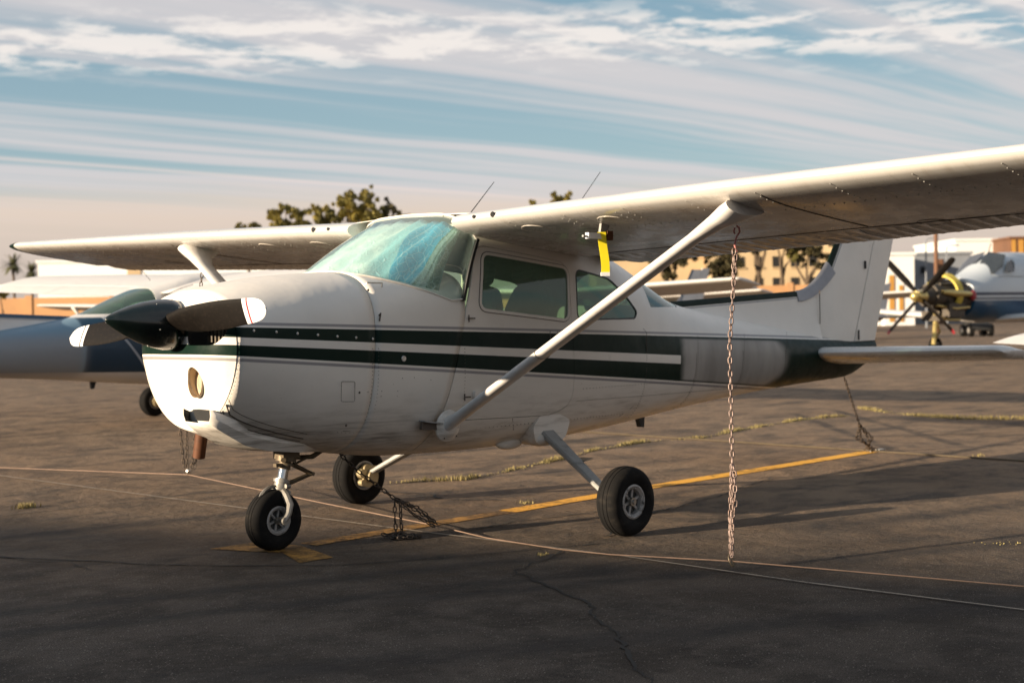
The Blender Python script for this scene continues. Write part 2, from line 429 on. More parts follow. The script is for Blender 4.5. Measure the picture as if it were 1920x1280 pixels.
def shade_mat():
    m, T, b = new_mat('crinkled foil sun shade'); v = T.obj(); X, Y, Z = T.sep(v)
    wob = T.mul(T.sub(T.noise(v, 7.0, 3), .5), .02); nY = T.add(T.mul(Y, -1.0), wob); zz = T.sub(Z, 1.53)
    s1 = T.sub(nY, T.sub(.325, T.mul(zz, .50))); s2 = T.sub(nY, T.sub(.375, T.mul(zz, .34))); s3 = T.sub(nY, T.sub(.418, T.mul(zz, .04)))
    silver = T.mix(T.ss(T.noise(v, 5., 5), .38, .62), (.46, .62, .62, 1), (.72, .80, .76))
    c = T.mix(T.ss(s1, -.02, .03), silver, (.24, .50, .55))
    c = T.mix(T.ss(s2, -.004, .004), c, (.01, .30, .47))
    g3 = T.ss(s3, -.003, .003); c = T.mix(g3, c, (.05, .14, .09))
    vor = T.new('ShaderNodeTexVoronoi', feature='DISTANCE_TO_EDGE'); vor.inputs['Scale'].default_value = 16
    T.put(vor.inputs['Vector'], T.scale(v, (1, 1.8, 1)))
    cr_ = T.sub(1.0, T.ss(vor.outputs[0], .0, .035))
    c = T.mix(T.mul(cr_, .55), c, (.62, .80, .82))
    wv = T.noise(T.scale(v, (1, 60, 1)), 1.0, 2)
    c = T.mix(T.mul(T.ss(wv, .55, .62), .4), c, (.5, .68, .70))
    gr = T.noise(v, 160.0, 2, .7)
    c = T.mix(T.mul(T.ss(gr, .52, .60), T.mul(g3, .6)), c, (.42, .58, .46))
    T.put(b.inputs['Base Color'], c); b.inputs['Metallic'].default_value = .0; b.inputs['Roughness'].default_value = .4
    T.put(b.inputs['Normal'], T.bump(T.add(T.mul(cr_, .6), T.noise(v, 40., 4)), .5, .01))
    return m
M['shade'] = shade_mat()

# ------------------------------------------------------------------ fuselage sections
#        x     zb    zw    hw    nb   ztA   ntA
HULL = [(-.80, .745, 1.22, .468, 1.95, 1.525, 2.3),
        (-.55, .655, 1.20, .492, 2.15, 1.575, 2.5),
        (-.20, .595, 1.18, .517, 2.5, 1.620, 2.75),
        (.20, .545, 1.17, .530, 2.7, 1.642, 2.88),
        (.80, .500, 1.14, .545, 2.9, 1.655, 3.1),
        (1.30, .487, 1.13, .545, 3.0, 1.655, 3.3),
        (1.90, .500, 1.13, .535, 2.9, 1.6, 3),
        (2.40, .525, 1.12, .510, 2.7, 1.6, 3),
        (3.00, .575, 1.09, .455, 2.5, 1.6, 3),
        (3.60, .630, 1.05, .385, 2.3, 1.6, 3),
        (4.50, .695, 1.00, .280, 2.2, 1.6, 3),
        (5.30, .735, .965, .190, 2.1, 1.6, 3),
        (6.00, .765, .96, .105, 2.0, 1.6, 3),
        (6.35, .865, .99, .060, 2.0, 1.6, 3),
        (6.52, .96, 1.02, .035, 2.0, 1.6, 3)]
#        x    zt    nt   lean
CAB = [(.80, 1.945, 6.0, .085), (1.05, 1.985, 6.0, .085), (1.4, 2.0, 6.0, .09), (1.9, 1.95, 5.5, .10), (2.30, 1.845, 4.5, .13),
       (2.60, 1.755, 3.6, .17), (3.0, 1.600, 2.9, .20), (3.30, 1.48, 2.4, .16), (3.5, 1.425, 2.2, .10), (4.0, 1.345, 2.1, .03), (4.5, 1.275, 2.1, 0),
       (5.5, 1.145, 2.0, 0), (6.0, 1.09, 2.0, 0), (6.52, 1.065, 2.0, 0)]
def shear(x): return .31*max(0, min(1, (x-.0)/.7))*max(0, min(1, (2.0-x)/1.1))
def section(x, n=80, cabin=True):
    zb, zw, hw, nb = (interp(HULL, x, j) for j in (1, 2, 3, 4))
    if cabin: zt, nt, lean = (interp(CAB, x, j) for j in (1, 2, 3))
    else: zt, nt = interp(HULL, x, 5), interp(HULL, x, 6); lean = 0
    sh = shear(x); out = []
    for k in range(n):
        a = 2*math.pi*(k+.5)/n - math.pi/2
        c, s = math.cos(a), math.sin(a)
        if s >= 0:
            y = hw*math.copysign(abs(c)**(2/nt), c); q = abs(s)**(2/nt); z = zw+(zt-zw)*q; y *= 1-lean*q
        else:
            y = hw*math.copysign(abs(c)**(2/nb), c); z = zw-(zw-zb)*abs(s)**(2/nb)
        out.append(Vector((x+sh*(z-1.206), y, z)))
    return out
def hood_z(x, y):
    zw, hw, zt, nt = (interp(HULL, x, j) for j in (2, 3, 5, 6))
    return zw+(zt-zw)*max(0, 1-(abs(y)/hw)**nt)**(1/nt)
def solid(o, th):
    md = o.modifiers.new('s', 'SOLIDIFY'); md.thickness = th; md.offset = -1; md.material_offset = 1; md.material_offset_rim = 0
    dg = bpy.context.evaluated_depsgraph_get(); dg.update()
    me = bpy.data.meshes.new_from_object(o.evaluated_get(dg)); o.modifiers.clear(); old = o.data; o.data = me; bpy.data.meshes.remove(old)
    return o
def frange(a, b, n): return [a+(b-a)*i/n for i in range(n+1)]
DOOR = rpoly([(.985, 1.805), (1.83, 1.70), (1.845, .76), (1.66, .70), (.60, .725), (.775, 1.206)], .10, 6)
DWIN = rpoly([(1.045, 1.748), (1.825, 1.662), (1.80, 1.325), (.985, 1.405)], .055, 6)
RWIN = rpoly([(1.915, 1.662), (2.31, 1.600), (2.50, 1.47), (2.60, 1.37), (2.56, 1.322), (1.895, 1.322)], .06, 6)

def wheel(name, c, R, W, rr, parent, side):
    """axis along y; side=-1 for outer face towards -y"""
    t = MB(); h = W/2
    prof = [(rr, -h*.62), (rr+.012, -h*.80), (R*.72, -h*.98), (R*.88, -h*.88), (R*.955, -h*.66), (R*.985, -h*.42),
            (R*.972, -h*.38), (R*.975, -h*.33), (R*.995, -h*.30), (R, -h*.06), (R*.983, -h*.03), (R*.983, h*.03), (R, h*.06), (R*.995, h*.30),
            (R*.975, h*.33), (R*.972, h*.38), (R*.985, h*.42), (R*.955, h*.66), (R*.88, h*.88), (R*.72, h*.98), (rr+.012, h*.80), (rr, h*.62)]
    t.lathe(prof, c, n=56)
    ty = t.build('tyre', M['rubber'], parent, angle=50)
    r = MB()
    r.lathe([(rr-.004, -h*.66), (rr+.008, -h*.80), (rr-.002, -h*.84), (rr*.80, -h*.70), (rr*.74, -h*.45), (rr*.74, h*.45), (rr*.80, h*.70), (rr-.002, h*.84), (rr+.008, h*.80), (rr-.004, h*.66)], c, n=40)
    c = Vector(c)
    r.cyl(c+Vector((0, -h*.40, 0)), c+Vector((0, h*.40, 0)), rr*.76, n=32, mi=1)
    for k in range(6):
        a = math.pi/3*k+.3; d_ = Vector((math.cos(a), 0, math.sin(a)))
        for sg in (-1, 1):
            R3 = Matrix(((d_.x, 0, -d_.z), (0, 1, 0), (d_.z, 0, d_.x)))
            r.box(c+d_*rr*.48+Vector((0, sg*h*.46, 0)), (rr*.56, h*.16, rr*.16), R3)
            r.cyl(c+d_*rr*.86+Vector((0, sg*h*.70, 0)), c+d_*rr*.86+Vector((0, sg*h*.80, 0)), .005, n=6)
    r.build('rim', [M['rim'], M['panel']], parent)
    hb = MB(); hb.cyl(c+Vector((0, -h*.78, 0)), c+Vector((0, h*.78, 0)), rr*.27, rr*.27, n=18)
    hb.cyl(c+Vector((0, side*h*.78, 0)), c+Vector((0, side*h*.92, 0)), rr*.17, rr*.13, n=12)
    hb.build('hub', M['metal'], parent)

# airfoil (closed, from trailing edge over the top to the leading edge and back)
def airfoil(n=18, t=.103, camb=.022):
    up_, lo_ = [], []
    for i in range(n+1):
        x = .5*(1-math.cos(math.pi*i/n))
        yt = 5*t*(.2969*math.sqrt(x)-.126*x-.3516*x*x+.2843*x**3-.1036*x**4)
        p = .4; yc = camb/p**2*(2*p*x-x*x) if x < p else camb/(1-p)**2*((1-2*p)+2*p*x-x*x)
        up_.append((x, yc+yt)); lo_.append((x, yc-yt))
    return up_, lo_
AU, AL = airfoil()
def wing_st(y):
    a = abs(y)
    k = max(0, (a-2.55)/2.85)
    xl = .775+.095*k; xt = 2.42-.40*k; s_ = 1 if y < 0 else 0; zl = 1.942+(.0235+.0075*s_)*(a-.6); zt_ = 1.706+(.030+.005*s_)*(a-.6)
    return xl, zl, xt, zt_, .12
def wing_pt(y, f, surf):
    xl, zl, xt, zt_, th = wing_st(y); ch = xt-xl
    tab = AU if surf > 0 else AL
    for i in range(len(tab)-1):
        if tab[i][0] <= f <= tab[i+1][0]+1e-9: break
    t = (f-tab[i][0])/(tab[i+1][0]-tab[i][0]); h = tab[i][1]+(tab[i+1][1]-tab[i][1])*t
    return Vector((xl+ch*f, y, zl+(zt_-zl)*f+h*ch))
def under(x, y):
    xl, zl, xt, zt_, th = wing_st(y); return wing_pt(y, (x-xl)/(xt-xl), -1)

def build_wing(sg, P, tipmat, detail, mt):
    wg = bpy.data.objects.new('wing', None)
    ys = [.50, .56]+frange(.62, 5.25, 26)
    cut = .74      # hinge line of flap and aileron
    fr = [f for f, _ in AU if f < cut-.01]+[cut]
    rings = []
    for y in ys:
        r = [wing_pt(sg*y, f, 1) for f in reversed(fr)]+[wing_pt(sg*y, f, -1) for f in fr[1:]]
        rings.append(r)
    # rounded tip
    y0 = 5.25
    for e in (.06, .11, .15, .175):
        s_ = math.sqrt(max(0, 1-(e/.18)**2)); r = []
        for q in rings[len(ys)-1]:
            f = (q.x-wing_st(y0)[0])/(wing_st(y0)[2]-wing_st(y0)[0]); mid = (wing_pt(sg*y0, min(f, .999), 1)+wing_pt(sg*y0, min(f, .999), -1))/2
            xm = mid.x+(1.35-mid.x)*.0
            r.append(Vector((xm+(1-s_)*.07*(1-f), sg*(y0+e), mid.z+(q.z-mid.z)*s_**.7)))
        rings.append(r)
    n = len(ys)
    a = MB(); a.loft(rings[:n], True, cap0=True, cap1=True)
    w_ = a.build('wing', mt, P, angle=40); wg = w_
    b_ = MB(); b_.loft(rings[n-1:], True, cap0=True, cap1=True); b_.build('wing_tip', tipmat, w_, angle=60)
    # flap and aileron with pressed ribs
    for nm, ya, yb in (('flap', .66, 2.60), ('aileron', 2.615, 5.17)):
        c_ = MB(); nst = int((yb-ya)/.0275); nst += (4-nst % 4)
        rg = []
        for i in range(nst+1):
            y = ya+(yb-ya)*i/nst; ph = i % 4
            xl, zl, xt, zt_, th = wing_st(sg*y); ch = xt-xl
            rb = .010 if ph == 0 else 0.
            up_ = [wing_pt(sg*y, f, 1) for f in (1., .93, .86, .80, cut+.008)]
            lo = [wing_pt(sg*y, f, -1) for f in (cut+.008, .80, .86, .93, .992)]
            le = (up_[-1]+lo[0])/2+Vector((-.012, 0, 0))
            lo2 = [lo[0]]+[q-Vector((0, 0, rb+.001)) for q in lo[1:-1]]+[lo[-1]-Vector((0, 0, rb*.4))]
            up2 = [up_[0]+Vector((0, 0, .001))]+[q+Vector((0, 0, rb*.6)) for q in up_[1:-1]]+[up_[-1]]
            rg.append(up2+[le]+lo2)
        c_.loft(rg, True, cap0=True, cap1=True)
        c_.build(nm, mt, w_, angle=25)
    if detail:
        # rivets and access plates under the skin
        rv = MB()
        def riv(x, y, r=.0042):
            p = under(x, y); rv.cyl(p+Vector((0, 0, .001)), p-Vector((0, 0, .0035)), r*1.25, r*.8, n=6)
        for yy in frange(.95, 4.9, 9):
            for k in range(7): riv(wing_st(yy)[0]+.05+.055*k, sg*yy)
        yy = .85
        while yy < 4.9:
            if not 2.40 < yy < 2.62: riv(1.19, sg*yy)
            yy += .06
        for yy in (1.35, 1.75):
            for k in range(7): riv(.86+.05*k, sg*yy)
        rv.build('rivets', M['screw'], w_, kind='stuff')
        for (x, y, r) in ((.98, 1.02, .085), (.98, 1.62, .085), (2.0, 1.35, .08), (1.95, 3.1, .09), (1.65, 3.9, .08)):
            q = MB(); ring = [under(x+r*math.cos(t_), sg*(y+r*math.sin(t_)))-Vector((0, 0, .0015)) for t_ in frange(0, 2*math.pi, 24)[:-1]]
            q.tube(ring, .0014, 5, closed=True); q.build('access_plate', M['seam'] if x > 1.5 else M['white'], w_)
        # skin joint beside the strut
        q = MB(); q.tube([under(x, sg*2.72)-Vector((0, 0, .001)) for x in frange(.86, 1.9, 16)], .0035, 5); q.build('skin_joint', M['seam'], w_)
        q = MB(); q.tube([under(1.93, sg*y)-Vector((0, 0, .001)) for y in frange(.7, 5.1, 40)], .003, 5); q.build('spar_seam', M['seam'], w_)
        # vent holes in the leading edge
        for y, r in ((.70, .012), (.86, .018)):
            q = MB(); p = wing_pt(sg*y, .0, 1)+Vector((.004, 0, .012)); q.cyl(p, p+Vector((-.008, 0, 0)), r, r*.9, n=8); q.build('vent_hole', M['dark'], w_)
    return w_

def make_plane(name, label, cat, loc, rz, body, detail, tipmat=None, group=None):
    P = thing(name, label, cat, (0, 0, 0), 0, group)      # built at the origin, moved into place at the end
    PM = M[body]; WM = M['wing'] if body == 'paint' else M['plainwing']
    GRN = M['green'] if body == 'paint' else M['bluetrim']
    white = M['white'] if body == 'paint' else M['plainwing']
    # ---------------- cabin and tail cone
    xs = frange(.806, 3.6, 40)+frange(3.7, 6.0, 20)+[6.12, 6.24, 6.35, 6.44, 6.52]
    mb = MB(); mb.loft([section(x) for x in xs], True, cap1=True)
    def fresh(nm, off=0., th=.012, m0=None):
        o = mb.build(nm, [m0 or PM, M['lining']], P)
        if off:
            bm = bmesh.new(); bm.from_mesh(o.data); bm.normal_update()
            for v_ in bm.verts: v_.co += v_.normal*off
            bm.to_mesh(o.data); bm.free()
        return solid(o, th)
    fus = fresh('fuselage')
    door_cut = grow(DOOR, .0035)
    sides = ((-1, -1.0, -.25), (1, .25, 1.0))
    if detail:
        for s_, a, b in sides: boolean(fus, MB().prism(door_cut, a, b))
    else:
        for s_, a, b in sides: boolean(fus, MB().prism(DWIN, a, b))
    for s_, a, b in sides: boolean(fus, MB().prism(RWIN, a, b))
    # rear window
    if not detail: RWW = 1
    RW = [(2.45, -.46), (3.10, -.44), (3.35, -.26), (3.44, -.10), (3.44, .10), (3.35, .26), (3.10, .44), (2.45, .46)] if not detail else [(2.80, -.43), (3.04, -.43), (3.30, -.30), (3.42, -.10), (3.42, .10), (3.30, .30), (3.04, .43), (2.80, .43)]
    RWZ = 1.40 if detail else 1.46
    boolean(fus, MB().prism(rpoly(RW, .05), RWZ, 2.2, plane='xy'))
    if detail:
        for s_, a, b in sides:
            d_ = fresh('door', 0.0005, .012); boolean(d_, MB().prism(DOOR, a, b), 'INTERSECT'); boolean(d_, MB().prism(DWIN, a, b))
            fr_ = fresh('window_frame', .005, .010, white); fr_.parent = d_
            boolean(fr_, MB().prism(grow(DWIN, .016), a, b), 'INTERSECT'); boolean(fr_, MB().prism(grow(DWIN, -.003), a, b))
            sl = fresh('window_seal', .003, .006, M['seam']); sl.parent = d_
            boolean(sl, MB().prism(grow(DWIN, .0205), a, b), 'INTERSECT'); boolean(sl, MB().prism(grow(DWIN, .0), a, b))
            g = fresh('window_pane', -.004, .003, M['glass']); g.parent = d_; g.data.materials[1] = M['glass']
            boolean(g, MB().prism(grow(DWIN, .002), a, b), 'INTERSECT')
            sy = s_*.556
            h = MB(); h.prism(rpoly([(.90, .90), (.99, .895), (.99, .84), (.90, .845)], .02), min(sy*.96, sy*1.0), max(sy*.96, sy*1.0))
            h.cyl((.93, sy, .868), (1.04, s_*.566, .862), .008, n=8); h.build('handle', white, d_)
            for z in (.862, 1.345):
                hh = MB(); hh.cyl((.82+(z-.86)*.1, s_*.547, z-.022), (.82+(z-.86)*.1, s_*.547, z+.022), .004, n=8)
                hh.box((.85+(z-.86)*.1, s_*.545, z), (.05, .004, .008)); hh.build('hinge', M['seam'], d_)
    else:
        for s_, a, b in sides:
            g = fresh('window_pane', -.004, .003, M['glass']); g.data.materials[1] = M['glass']
            boolean(g, MB().prism(grow(DWIN, .002), a, b), 'INTERSECT')
    for s_, a, b in sides:
        g = fresh('rear_side_pane', -.004, .003, M['glass']); g.data.materials[1] = M['glass']
        boolean(g, MB().prism(grow(RWIN, .002), a, b), 'INTERSECT')
        if detail:
            sl = fresh('rear_window_seal', .0015, .012, M['seal'])
            boolean(sl, MB().prism(grow(RWIN, .004), a, b), 'INTERSECT'); boolean(sl, MB().prism(grow(RWIN, -.006), a, b))
    g = fresh('rear_window', -.004, .003, M['rearglass']); g.data.materials[1] = M['rearglass']
    boolean(g, MB().prism(grow(rpoly(RW, .05), .003), RWZ-.003, 2.2, plane='xy'), 'INTERSECT')
    # ---------------- cowling
    mc = MB(); mc.loft([section(x, cabin=False) for x in frange(.13, .80, 12)]); fw_ = solid(mc.build('firewall_panel', [PM, M['dark']], P), .008)
    mc = MB(); mc.loft([section(x, cabin=False) for x in frange(-.796, .125, 16)]); cw = solid(mc.build('cowling', [PM, M['dark']], P), .008)
    base_ = section(-.80, cabin=False)
    rings = []
    for s_, x in ((.0, -.882), (.25, -.893), (.42, -.900), (.58, -.893), (.72, -.876), (.83, -.854), (.91, -.833), (.965, -.813), (1.0, -.80)):
        rings.append([Vector((x+(1.0-s_)*.62*max(0, 1.16-(1.29+(q.z-1.29)*s_)), q.y*s_, 1.29+(q.z-1.29)*s_)) for q in base_])
    nb_ = MB(); nb_.loft(rings[1:], True, cap0=True); bowl = solid(nb_.build('nose_bowl', [PM, M['dark']], P, angle=60), .010)
    for s_ in (-1, 1):
        boolean(bowl, MB().prism(rpoly([(s_*.13, 1.43), (s_*.41, 1.40), (s_*.43, 1.29), (s_*.36, 1.225), (s_*.13, 1.225)], .04), -1.3, -.78, plane='yz'))
    lt = [(-.155+.068*math.cos(t_), 1.02+.085*math.sin(t_)) for t_ in frange(0, 2*math.pi, 28)[:-1]]
    boolean(bowl, MB().prism(lt, -1.3, -.70, plane='yz'))
    q = MB(); n_ = len(lt)
    q.loft([[Vector((-.862, y, z)) for y, z in lt], [Vector((-.812, y, z)) for y, z in lt]], True, cap1=True); q.build('light_recess', M['lining2'], P)
    q = MB(); q.lathe([(.0, .02), (.03, .015), (.048, 0), (.05, -.01), (.03, .002), (.0, .006)], (-.80, -.165, 1.015), axis=(-1, 0, 0), n=24, closed=False)
    ll = q.build('landing_light', M['metal'], P)
    q = MB(); q.sphere((-.818, -.165, 1.015), .045, 16, 8, (.25, 1, 1)); q.build('lamp_glass', M['lamp'], ll)
    q = MB(); q.box((-.55, 0, 1.20), (.42, .56, .46)); q.box((-.3, 0, 1.12), (.5, .6, .5))
    for s_ in (-1, 1):
        for k in range(6): q.cyl((-.78, s_*(.18+.035*k), 1.24), (-.78, s_*(.18+.035*k), 1.42), .010, n=6)
    q.build('engine', M['engine'], P)
    # chin scoop with side lips; a black plate stands for the mouth's darkness
    q = MB(); prof = []
    def chin(x, cy, wdt, zt_, zb_): return [Vector((x, cy-wdt, zt_)), Vector((x, cy-wdt*1.02, (zt_+zb_)/2)), Vector((x, cy-wdt*.88, zb_)), Vector((x, cy, zb_-.006)), Vector((x, cy+wdt*.88, zb_)), Vector((x, cy+wdt*1.02, (zt_+zb_)/2)), Vector((x, cy+wdt, zt_))]
    q.loft([chin(-.885, -.20, .135, .875, .800), chin(-.80, -.18, .155, .845, .748), chin(-.60, -.10, .17, .77, .655), chin(-.42, -.06, .21, .72, .610), chin(-.2, -.03, .22, .68, .586), chin(.0, .0, .18, .64, .572)], closed=False)
    ch = solid(q.build('chin_scoop', [white, M['dark']], P, angle=20), .008)
    q = MB(); q.prism(rpoly([(-.15, .872), (-.322, .868), (-.312, .812), (-.19, .812)], .008), -.878, -.84, plane='yz'); q.build('scoop_dark_plate', M['dark'], P)
    def hull_y(x, z):
        zb, zw, hw, nb = (interp(HULL, x, j) for j in (1, 2, 3, 4)); return -hw*max(0, 1-min(1, max(0, (zw-z)/(zw-zb)))**nb)**(1/nb)
    for k, (za, zb_, rr_) in enumerate(((.90, .672, .0045), (.865, .655, .003), (.93, .70, .002))):
        q = MB(); q.tube([(x, hull_y(x, za+(zb_-za)*f**.55)-.0005, za+(zb_-za)*f**.55) for x, f in ((-.79+.05*i, i/11) for i in range(12))], rr_, 5); q.build('cowl_seam', M['seam'], cw)
    q = MB(); q.cyl((-.60, .16, .78), (-.60, .215, .565), .038, .036, n=18); q.cyl((-.60, .2145, .567), (-.60, .2155, .560), .032, n=18, mi=1); q.build('exhaust_pipe', [M['exhaust'], M['dark']], P)
    # ---------------- windshield
    def wsb(a):
        tab = [(0, .115, 0), (.3, .155, .19), (.55, .29, .335), (.8, .53, .445), (1, .845, .527)]
        x, y = interp(tab, a, 1), interp(tab, a, 2); return x, y, (hood_z(x-.31*.9*0.0, y)+.003 if a < .9 else hood_z(x, y)+(1.462-hood_z(x, y))*(a-.9)/.1+.003)
    def wst(a):
        tab = [(0, .875, 0, 2.012), (.5, .880, .27, 2.004), (.8, .895, .42, 1.972), (.93, .93, .487, 1.91), (1, .985, .513, 1.83)]
        return tuple(interp(tab, a, j) for j in (1, 2, 3))
    def ws(s_, t, off=0.):
        a = abs(s_); sg = 1 if s_ >= 0 else -1
        b0, t0 = wsb(a), wst(a); p = Vector(b0).lerp(Vector(t0), t)
        bulge = .035*math.sin(math.pi*t)
        p += Vector((-.6*bulge, .25*bulge*(a**2), .8*bulge))*(1-.6*a)
        if off: p += Vector((.6, -a*.6, -.75)).normalized()*off
        return Vector((p.x, p.y*sg, p.z))
    q = MB(); q.loft([[ws(s_, t) for s_ in frange(-1, 1, 40)] for t in frange(0, 1, 12)], closed=False)
    o = solid(q.build('windshield', [M['windshield'], M['windshield']], P, angle=80), .004)
    for sg in (-1, 1):
        q = MB(); q.tube([ws(sg*1., t)+Vector((.004, -sg*.006, 0)) for t in frange(-.02, 1.02, 10)], .017, 6)
        q.build('door_post_seal', M['seal'], P)
    q = MB(); q.tube([ws(s_, 0) for s_ in frange(-1, 1, 40)], .0045, 6); q.build('windshield_edge', white, P)
    q = MB(); q.loft([[ws(s_, t, .05) for s_ in frange(-.97, .97, 30)] for t in (0.02, .11)], closed=False); q.build('dark_gap_strip', M['panel'], P)  # black strip put in for the unlit cabin gap below the glass
    q = MB(); q.tube([ws(s_, 1) for s_ in frange(-1, 1, 40)], .006, 6); q.build('windshield_top_edge', white, P)
    # roof panel carried over the cabin between the wings
    q = MB(); rows = []
    for y in frange(-.57, .57, 16):
        rr_ = []
        for f in [.055, .07, .09, .12, .2, .3, .42, .55, .7, .85, .97]:
            p = wing_pt(.6, f, 1); e = (abs(y)/.57)**2; rr_.append(Vector((p.x+.012*(1-f), y, p.z+.014*(1-e)*(1-f*.6))))
        rows.append(rr_)
    q.loft(rows, closed=False); solid(q.build('roof_panel', [white, M['lining']], P, angle=60), .004)
    # front headliner / interior
    q = MB(); q.box((.62, 0, 1.28), (.10, .96, .40)); q.box((.55, 0, 1.50), (.26, .80, .02)); q.build('instrument_panel', M['panel'], P)
    q = MB(); q.box((1.35, 0, .66), (1.7, .60, .02)); q.box((1.5, 0, .9), (.02, .2, .5)); q.build('cabin_floor', M['panel'], P)
    for sy in (-.24, .24):
        st = bpy.data.objects.new('seat', None); 
        q = MB(); q.box((1.42, sy, .98), (.46, .44, .14)); q.box((1.42, sy, .80), (.3, .3, .3))
        so_ = q.build('seat', M['seat'], P)
        q = MB(); R = Matrix.Rotation(rad(14), 3, 'Y')
        poly = rpoly([(-.20, -.28), (.20, -.28), (.21, .12), (.13, .30), (-.13, .30), (-.21, .12)], .07)
        rg = []
        for t_, e in ((-.055, .9), (-.035, 1.0), (.035, 1.0), (.055, .9)):
            rg.append([Vector((1.70, sy, 1.27))+R @ Vector((t_, a*e, b*e)) for a, b in poly])
        q.loft(rg, True, cap0=True, cap1=True); q.build('backrest', M['seat'], so_)
        q = MB(); hp = rpoly([(-.125, -.085), (.125, -.085), (.12, .085), (-.12, .085)], .05)
        q.loft([[Vector((1.73, sy, 1.655))+R @ Vector((t_, a*e, b*e)) for a, b in hp] for t_, e in ((-.06, .8), (-.03, 1), (.03, 1), (.06, .8))], True, cap0=True, cap1=True)
        q.cyl((1.745, sy-.05, 1.5), (1.745, sy-.05, 1.62), .007); q.cyl((1.745, sy+.05, 1.5), (1.745, sy+.05, 1.62), .007)
        q.build('headrest', M['seat'], so_)
    q = MB(); q.box((2.45, 0, .95), (.4, .86, .16)); q.prism(rpoly([(-.40, .95), (.40, .95), (.36, 1.42), (-.36, 1.42)], .08), 2.66, 2.76, plane='yz'); q.build('rear_bench', M['seat'], P)
    # ---------------- spinner and propeller
    ax0 = Vector((-.90, 0, 1.337)); ax1 = Vector((-1.315, 0, 1.374)); ax = (ax1-ax0).normalized()
    L = (ax1-ax0).length
    q = MB(); q.lathe([(0, -.004), (.138, -.004), (.141, .0), (.141, .055), (.132, .115), (.112, .20), (.083, .28), (.048, .355), (.02, L-.012), (.006, L-.002), (.0, L)], ax0, axis=ax, n=48, closed=False)
    sp = q.build('spinner', M['blackgloss'], P, angle=50)
    q = MB()
    sx = ax.orthogonal().normalized(); sq = ax.cross(sx)
    for k in range(10):
        a = 2*math.pi*k/10+.25; dd = sx*math.cos(a)+sq*math.sin(a); q.sphere(ax0+ax*.03+dd*.1415, .0048, 6, 4)
    for k in range(5):
        a = 2*math.pi*k/5+.5; dd = sx*math.cos(a)+sq*math.sin(a); q.sphere(ax0+ax*.15+dd*.126, .004, 6, 4)
    q.build('spinner_screws', M['screw'], sp, kind='stuff')
    pr = MB(); hubc = ax0+ax*.075
    pr.cyl(hubc-ax*.05, hubc+ax*.05, .09, n=20); prop = pr.build('propeller', M['blade'], P)
    bd = Vector((0, -math.cos(rad(4.4)), math.sin(rad(4.4)))); bd = (bd-ax*bd.dot(ax)).normalized()
    for sg, tipb in ((1, 'tipred'), (-1, 'seal')):
        D = bd*sg; Cd = ax.cross(D)*-1.0   # chord direction in the disc
        rg, radii = [], [.05, .09, .13, .18, .25, .33, .42, .52, .62, .72, .79, .815, .822, .835, .842, .87, .90, .925, .945, .96, .972]
        for r in radii:
            t = r/.972
            chd = interp([(0, .09, 0), (.13, .115, 0), (.3, .158, 0), (.55, .160, 0), (.8, .138, 0), (.9, .125, 0), (.95, .105, 0), (.985, .066, 0), (1.0, .022, 0)], t, 1)
            tw = rad(interp([(0, 48, 0), (.2, 42, 0), (.5, 26, 0), (1, 14, 0)], t, 1)); thk = interp([(0, .05, 0), (.15, .042, 0), (.4, .022, 0), (1, .009, 0)], t, 1)
            cdv = (Cd*math.cos(tw)+ax*math.sin(tw)*(-1)); nv = cdv.cross(D).normalized()
            c0 = hubc+D*r
            pts = []
            for k in range(16):
                a = 2*math.pi*k/16; u_ = math.cos(a); v_ = math.sin(a)
                pts.append(c0+cdv*(u_*chd/2)+nv*(v_*thk/2*(1.15-.35*u_)))
            rg.append(pts)
        def mi(i, k):
            r = (radii[i]+radii[i+1])/2
            if r < .79: return 0
            if .8185 < r < .838: return 2 if r > .829 or True else 1
            return 1
        def mi2(i, k):
            r = (radii[i]+radii[i+1])/2
            return 0 if r < .80 else (2 if .822 < r < .835 else 1)
        q = MB(); q.loft(rg, True, cap0=True, cap1=True, mi=1, mif=mi2); q.build('blade', [M['blade'], M['tipwhite'], M[tipb]], prop, angle=60)
    # ---------------- wings
    wl = build_wing(-1, P, tipmat or GRN, detail, WM); wr = build_wing(1, P, tipmat or GRN, detail, WM)
    # ---------------- struts
    for sg in (-1, 1):
        A = Vector((.69, sg*.545, .70)); B = Vector((.905, sg*2.52, 1.895))
        dv = (B-A).normalized(); cx = Vector((1, 0, 0)); cx = (cx-dv*cx.dot(dv)).normalized(); nn = dv.cross(cx)
        rg = []; 
        for t, wd, th in ((0, .05, .045), (.05, .068, .031), (.08, .068, .029), (.5, .068, .029), (.88, .068, .029), (.90, .072, .033), (.95, .10, .042), (.985, .15, .055), (1.01, .19, .05)):
            p = A.lerp(B, t); r_ = []
            for k in range(20):
                a = 2*math.pi*k/20; u_ = math.cos(a); r_.append(p+cx*(wd*u_+(wd-.068)*.7)+nn*(math.sin(a)*th*(1+.35*(-u_))*.9))
            rg.append(r_)
        q = MB(); q.loft(rg, True, cap0=True, cap1=True); st = q.build('strut', M['strut'] if body == 'paint' else white, P, angle=50)
        q = MB(); q.lathe([(0, .055), (.03, .052), (.06, .035), (.085, .018), (.098, .008), (.10, 0), (0, 0)], A+Vector((.0, -sg*.018, -.005)), axis=(0, sg, -.15), n=28, closed=False)
        q.build('strut_fairing', white, st)
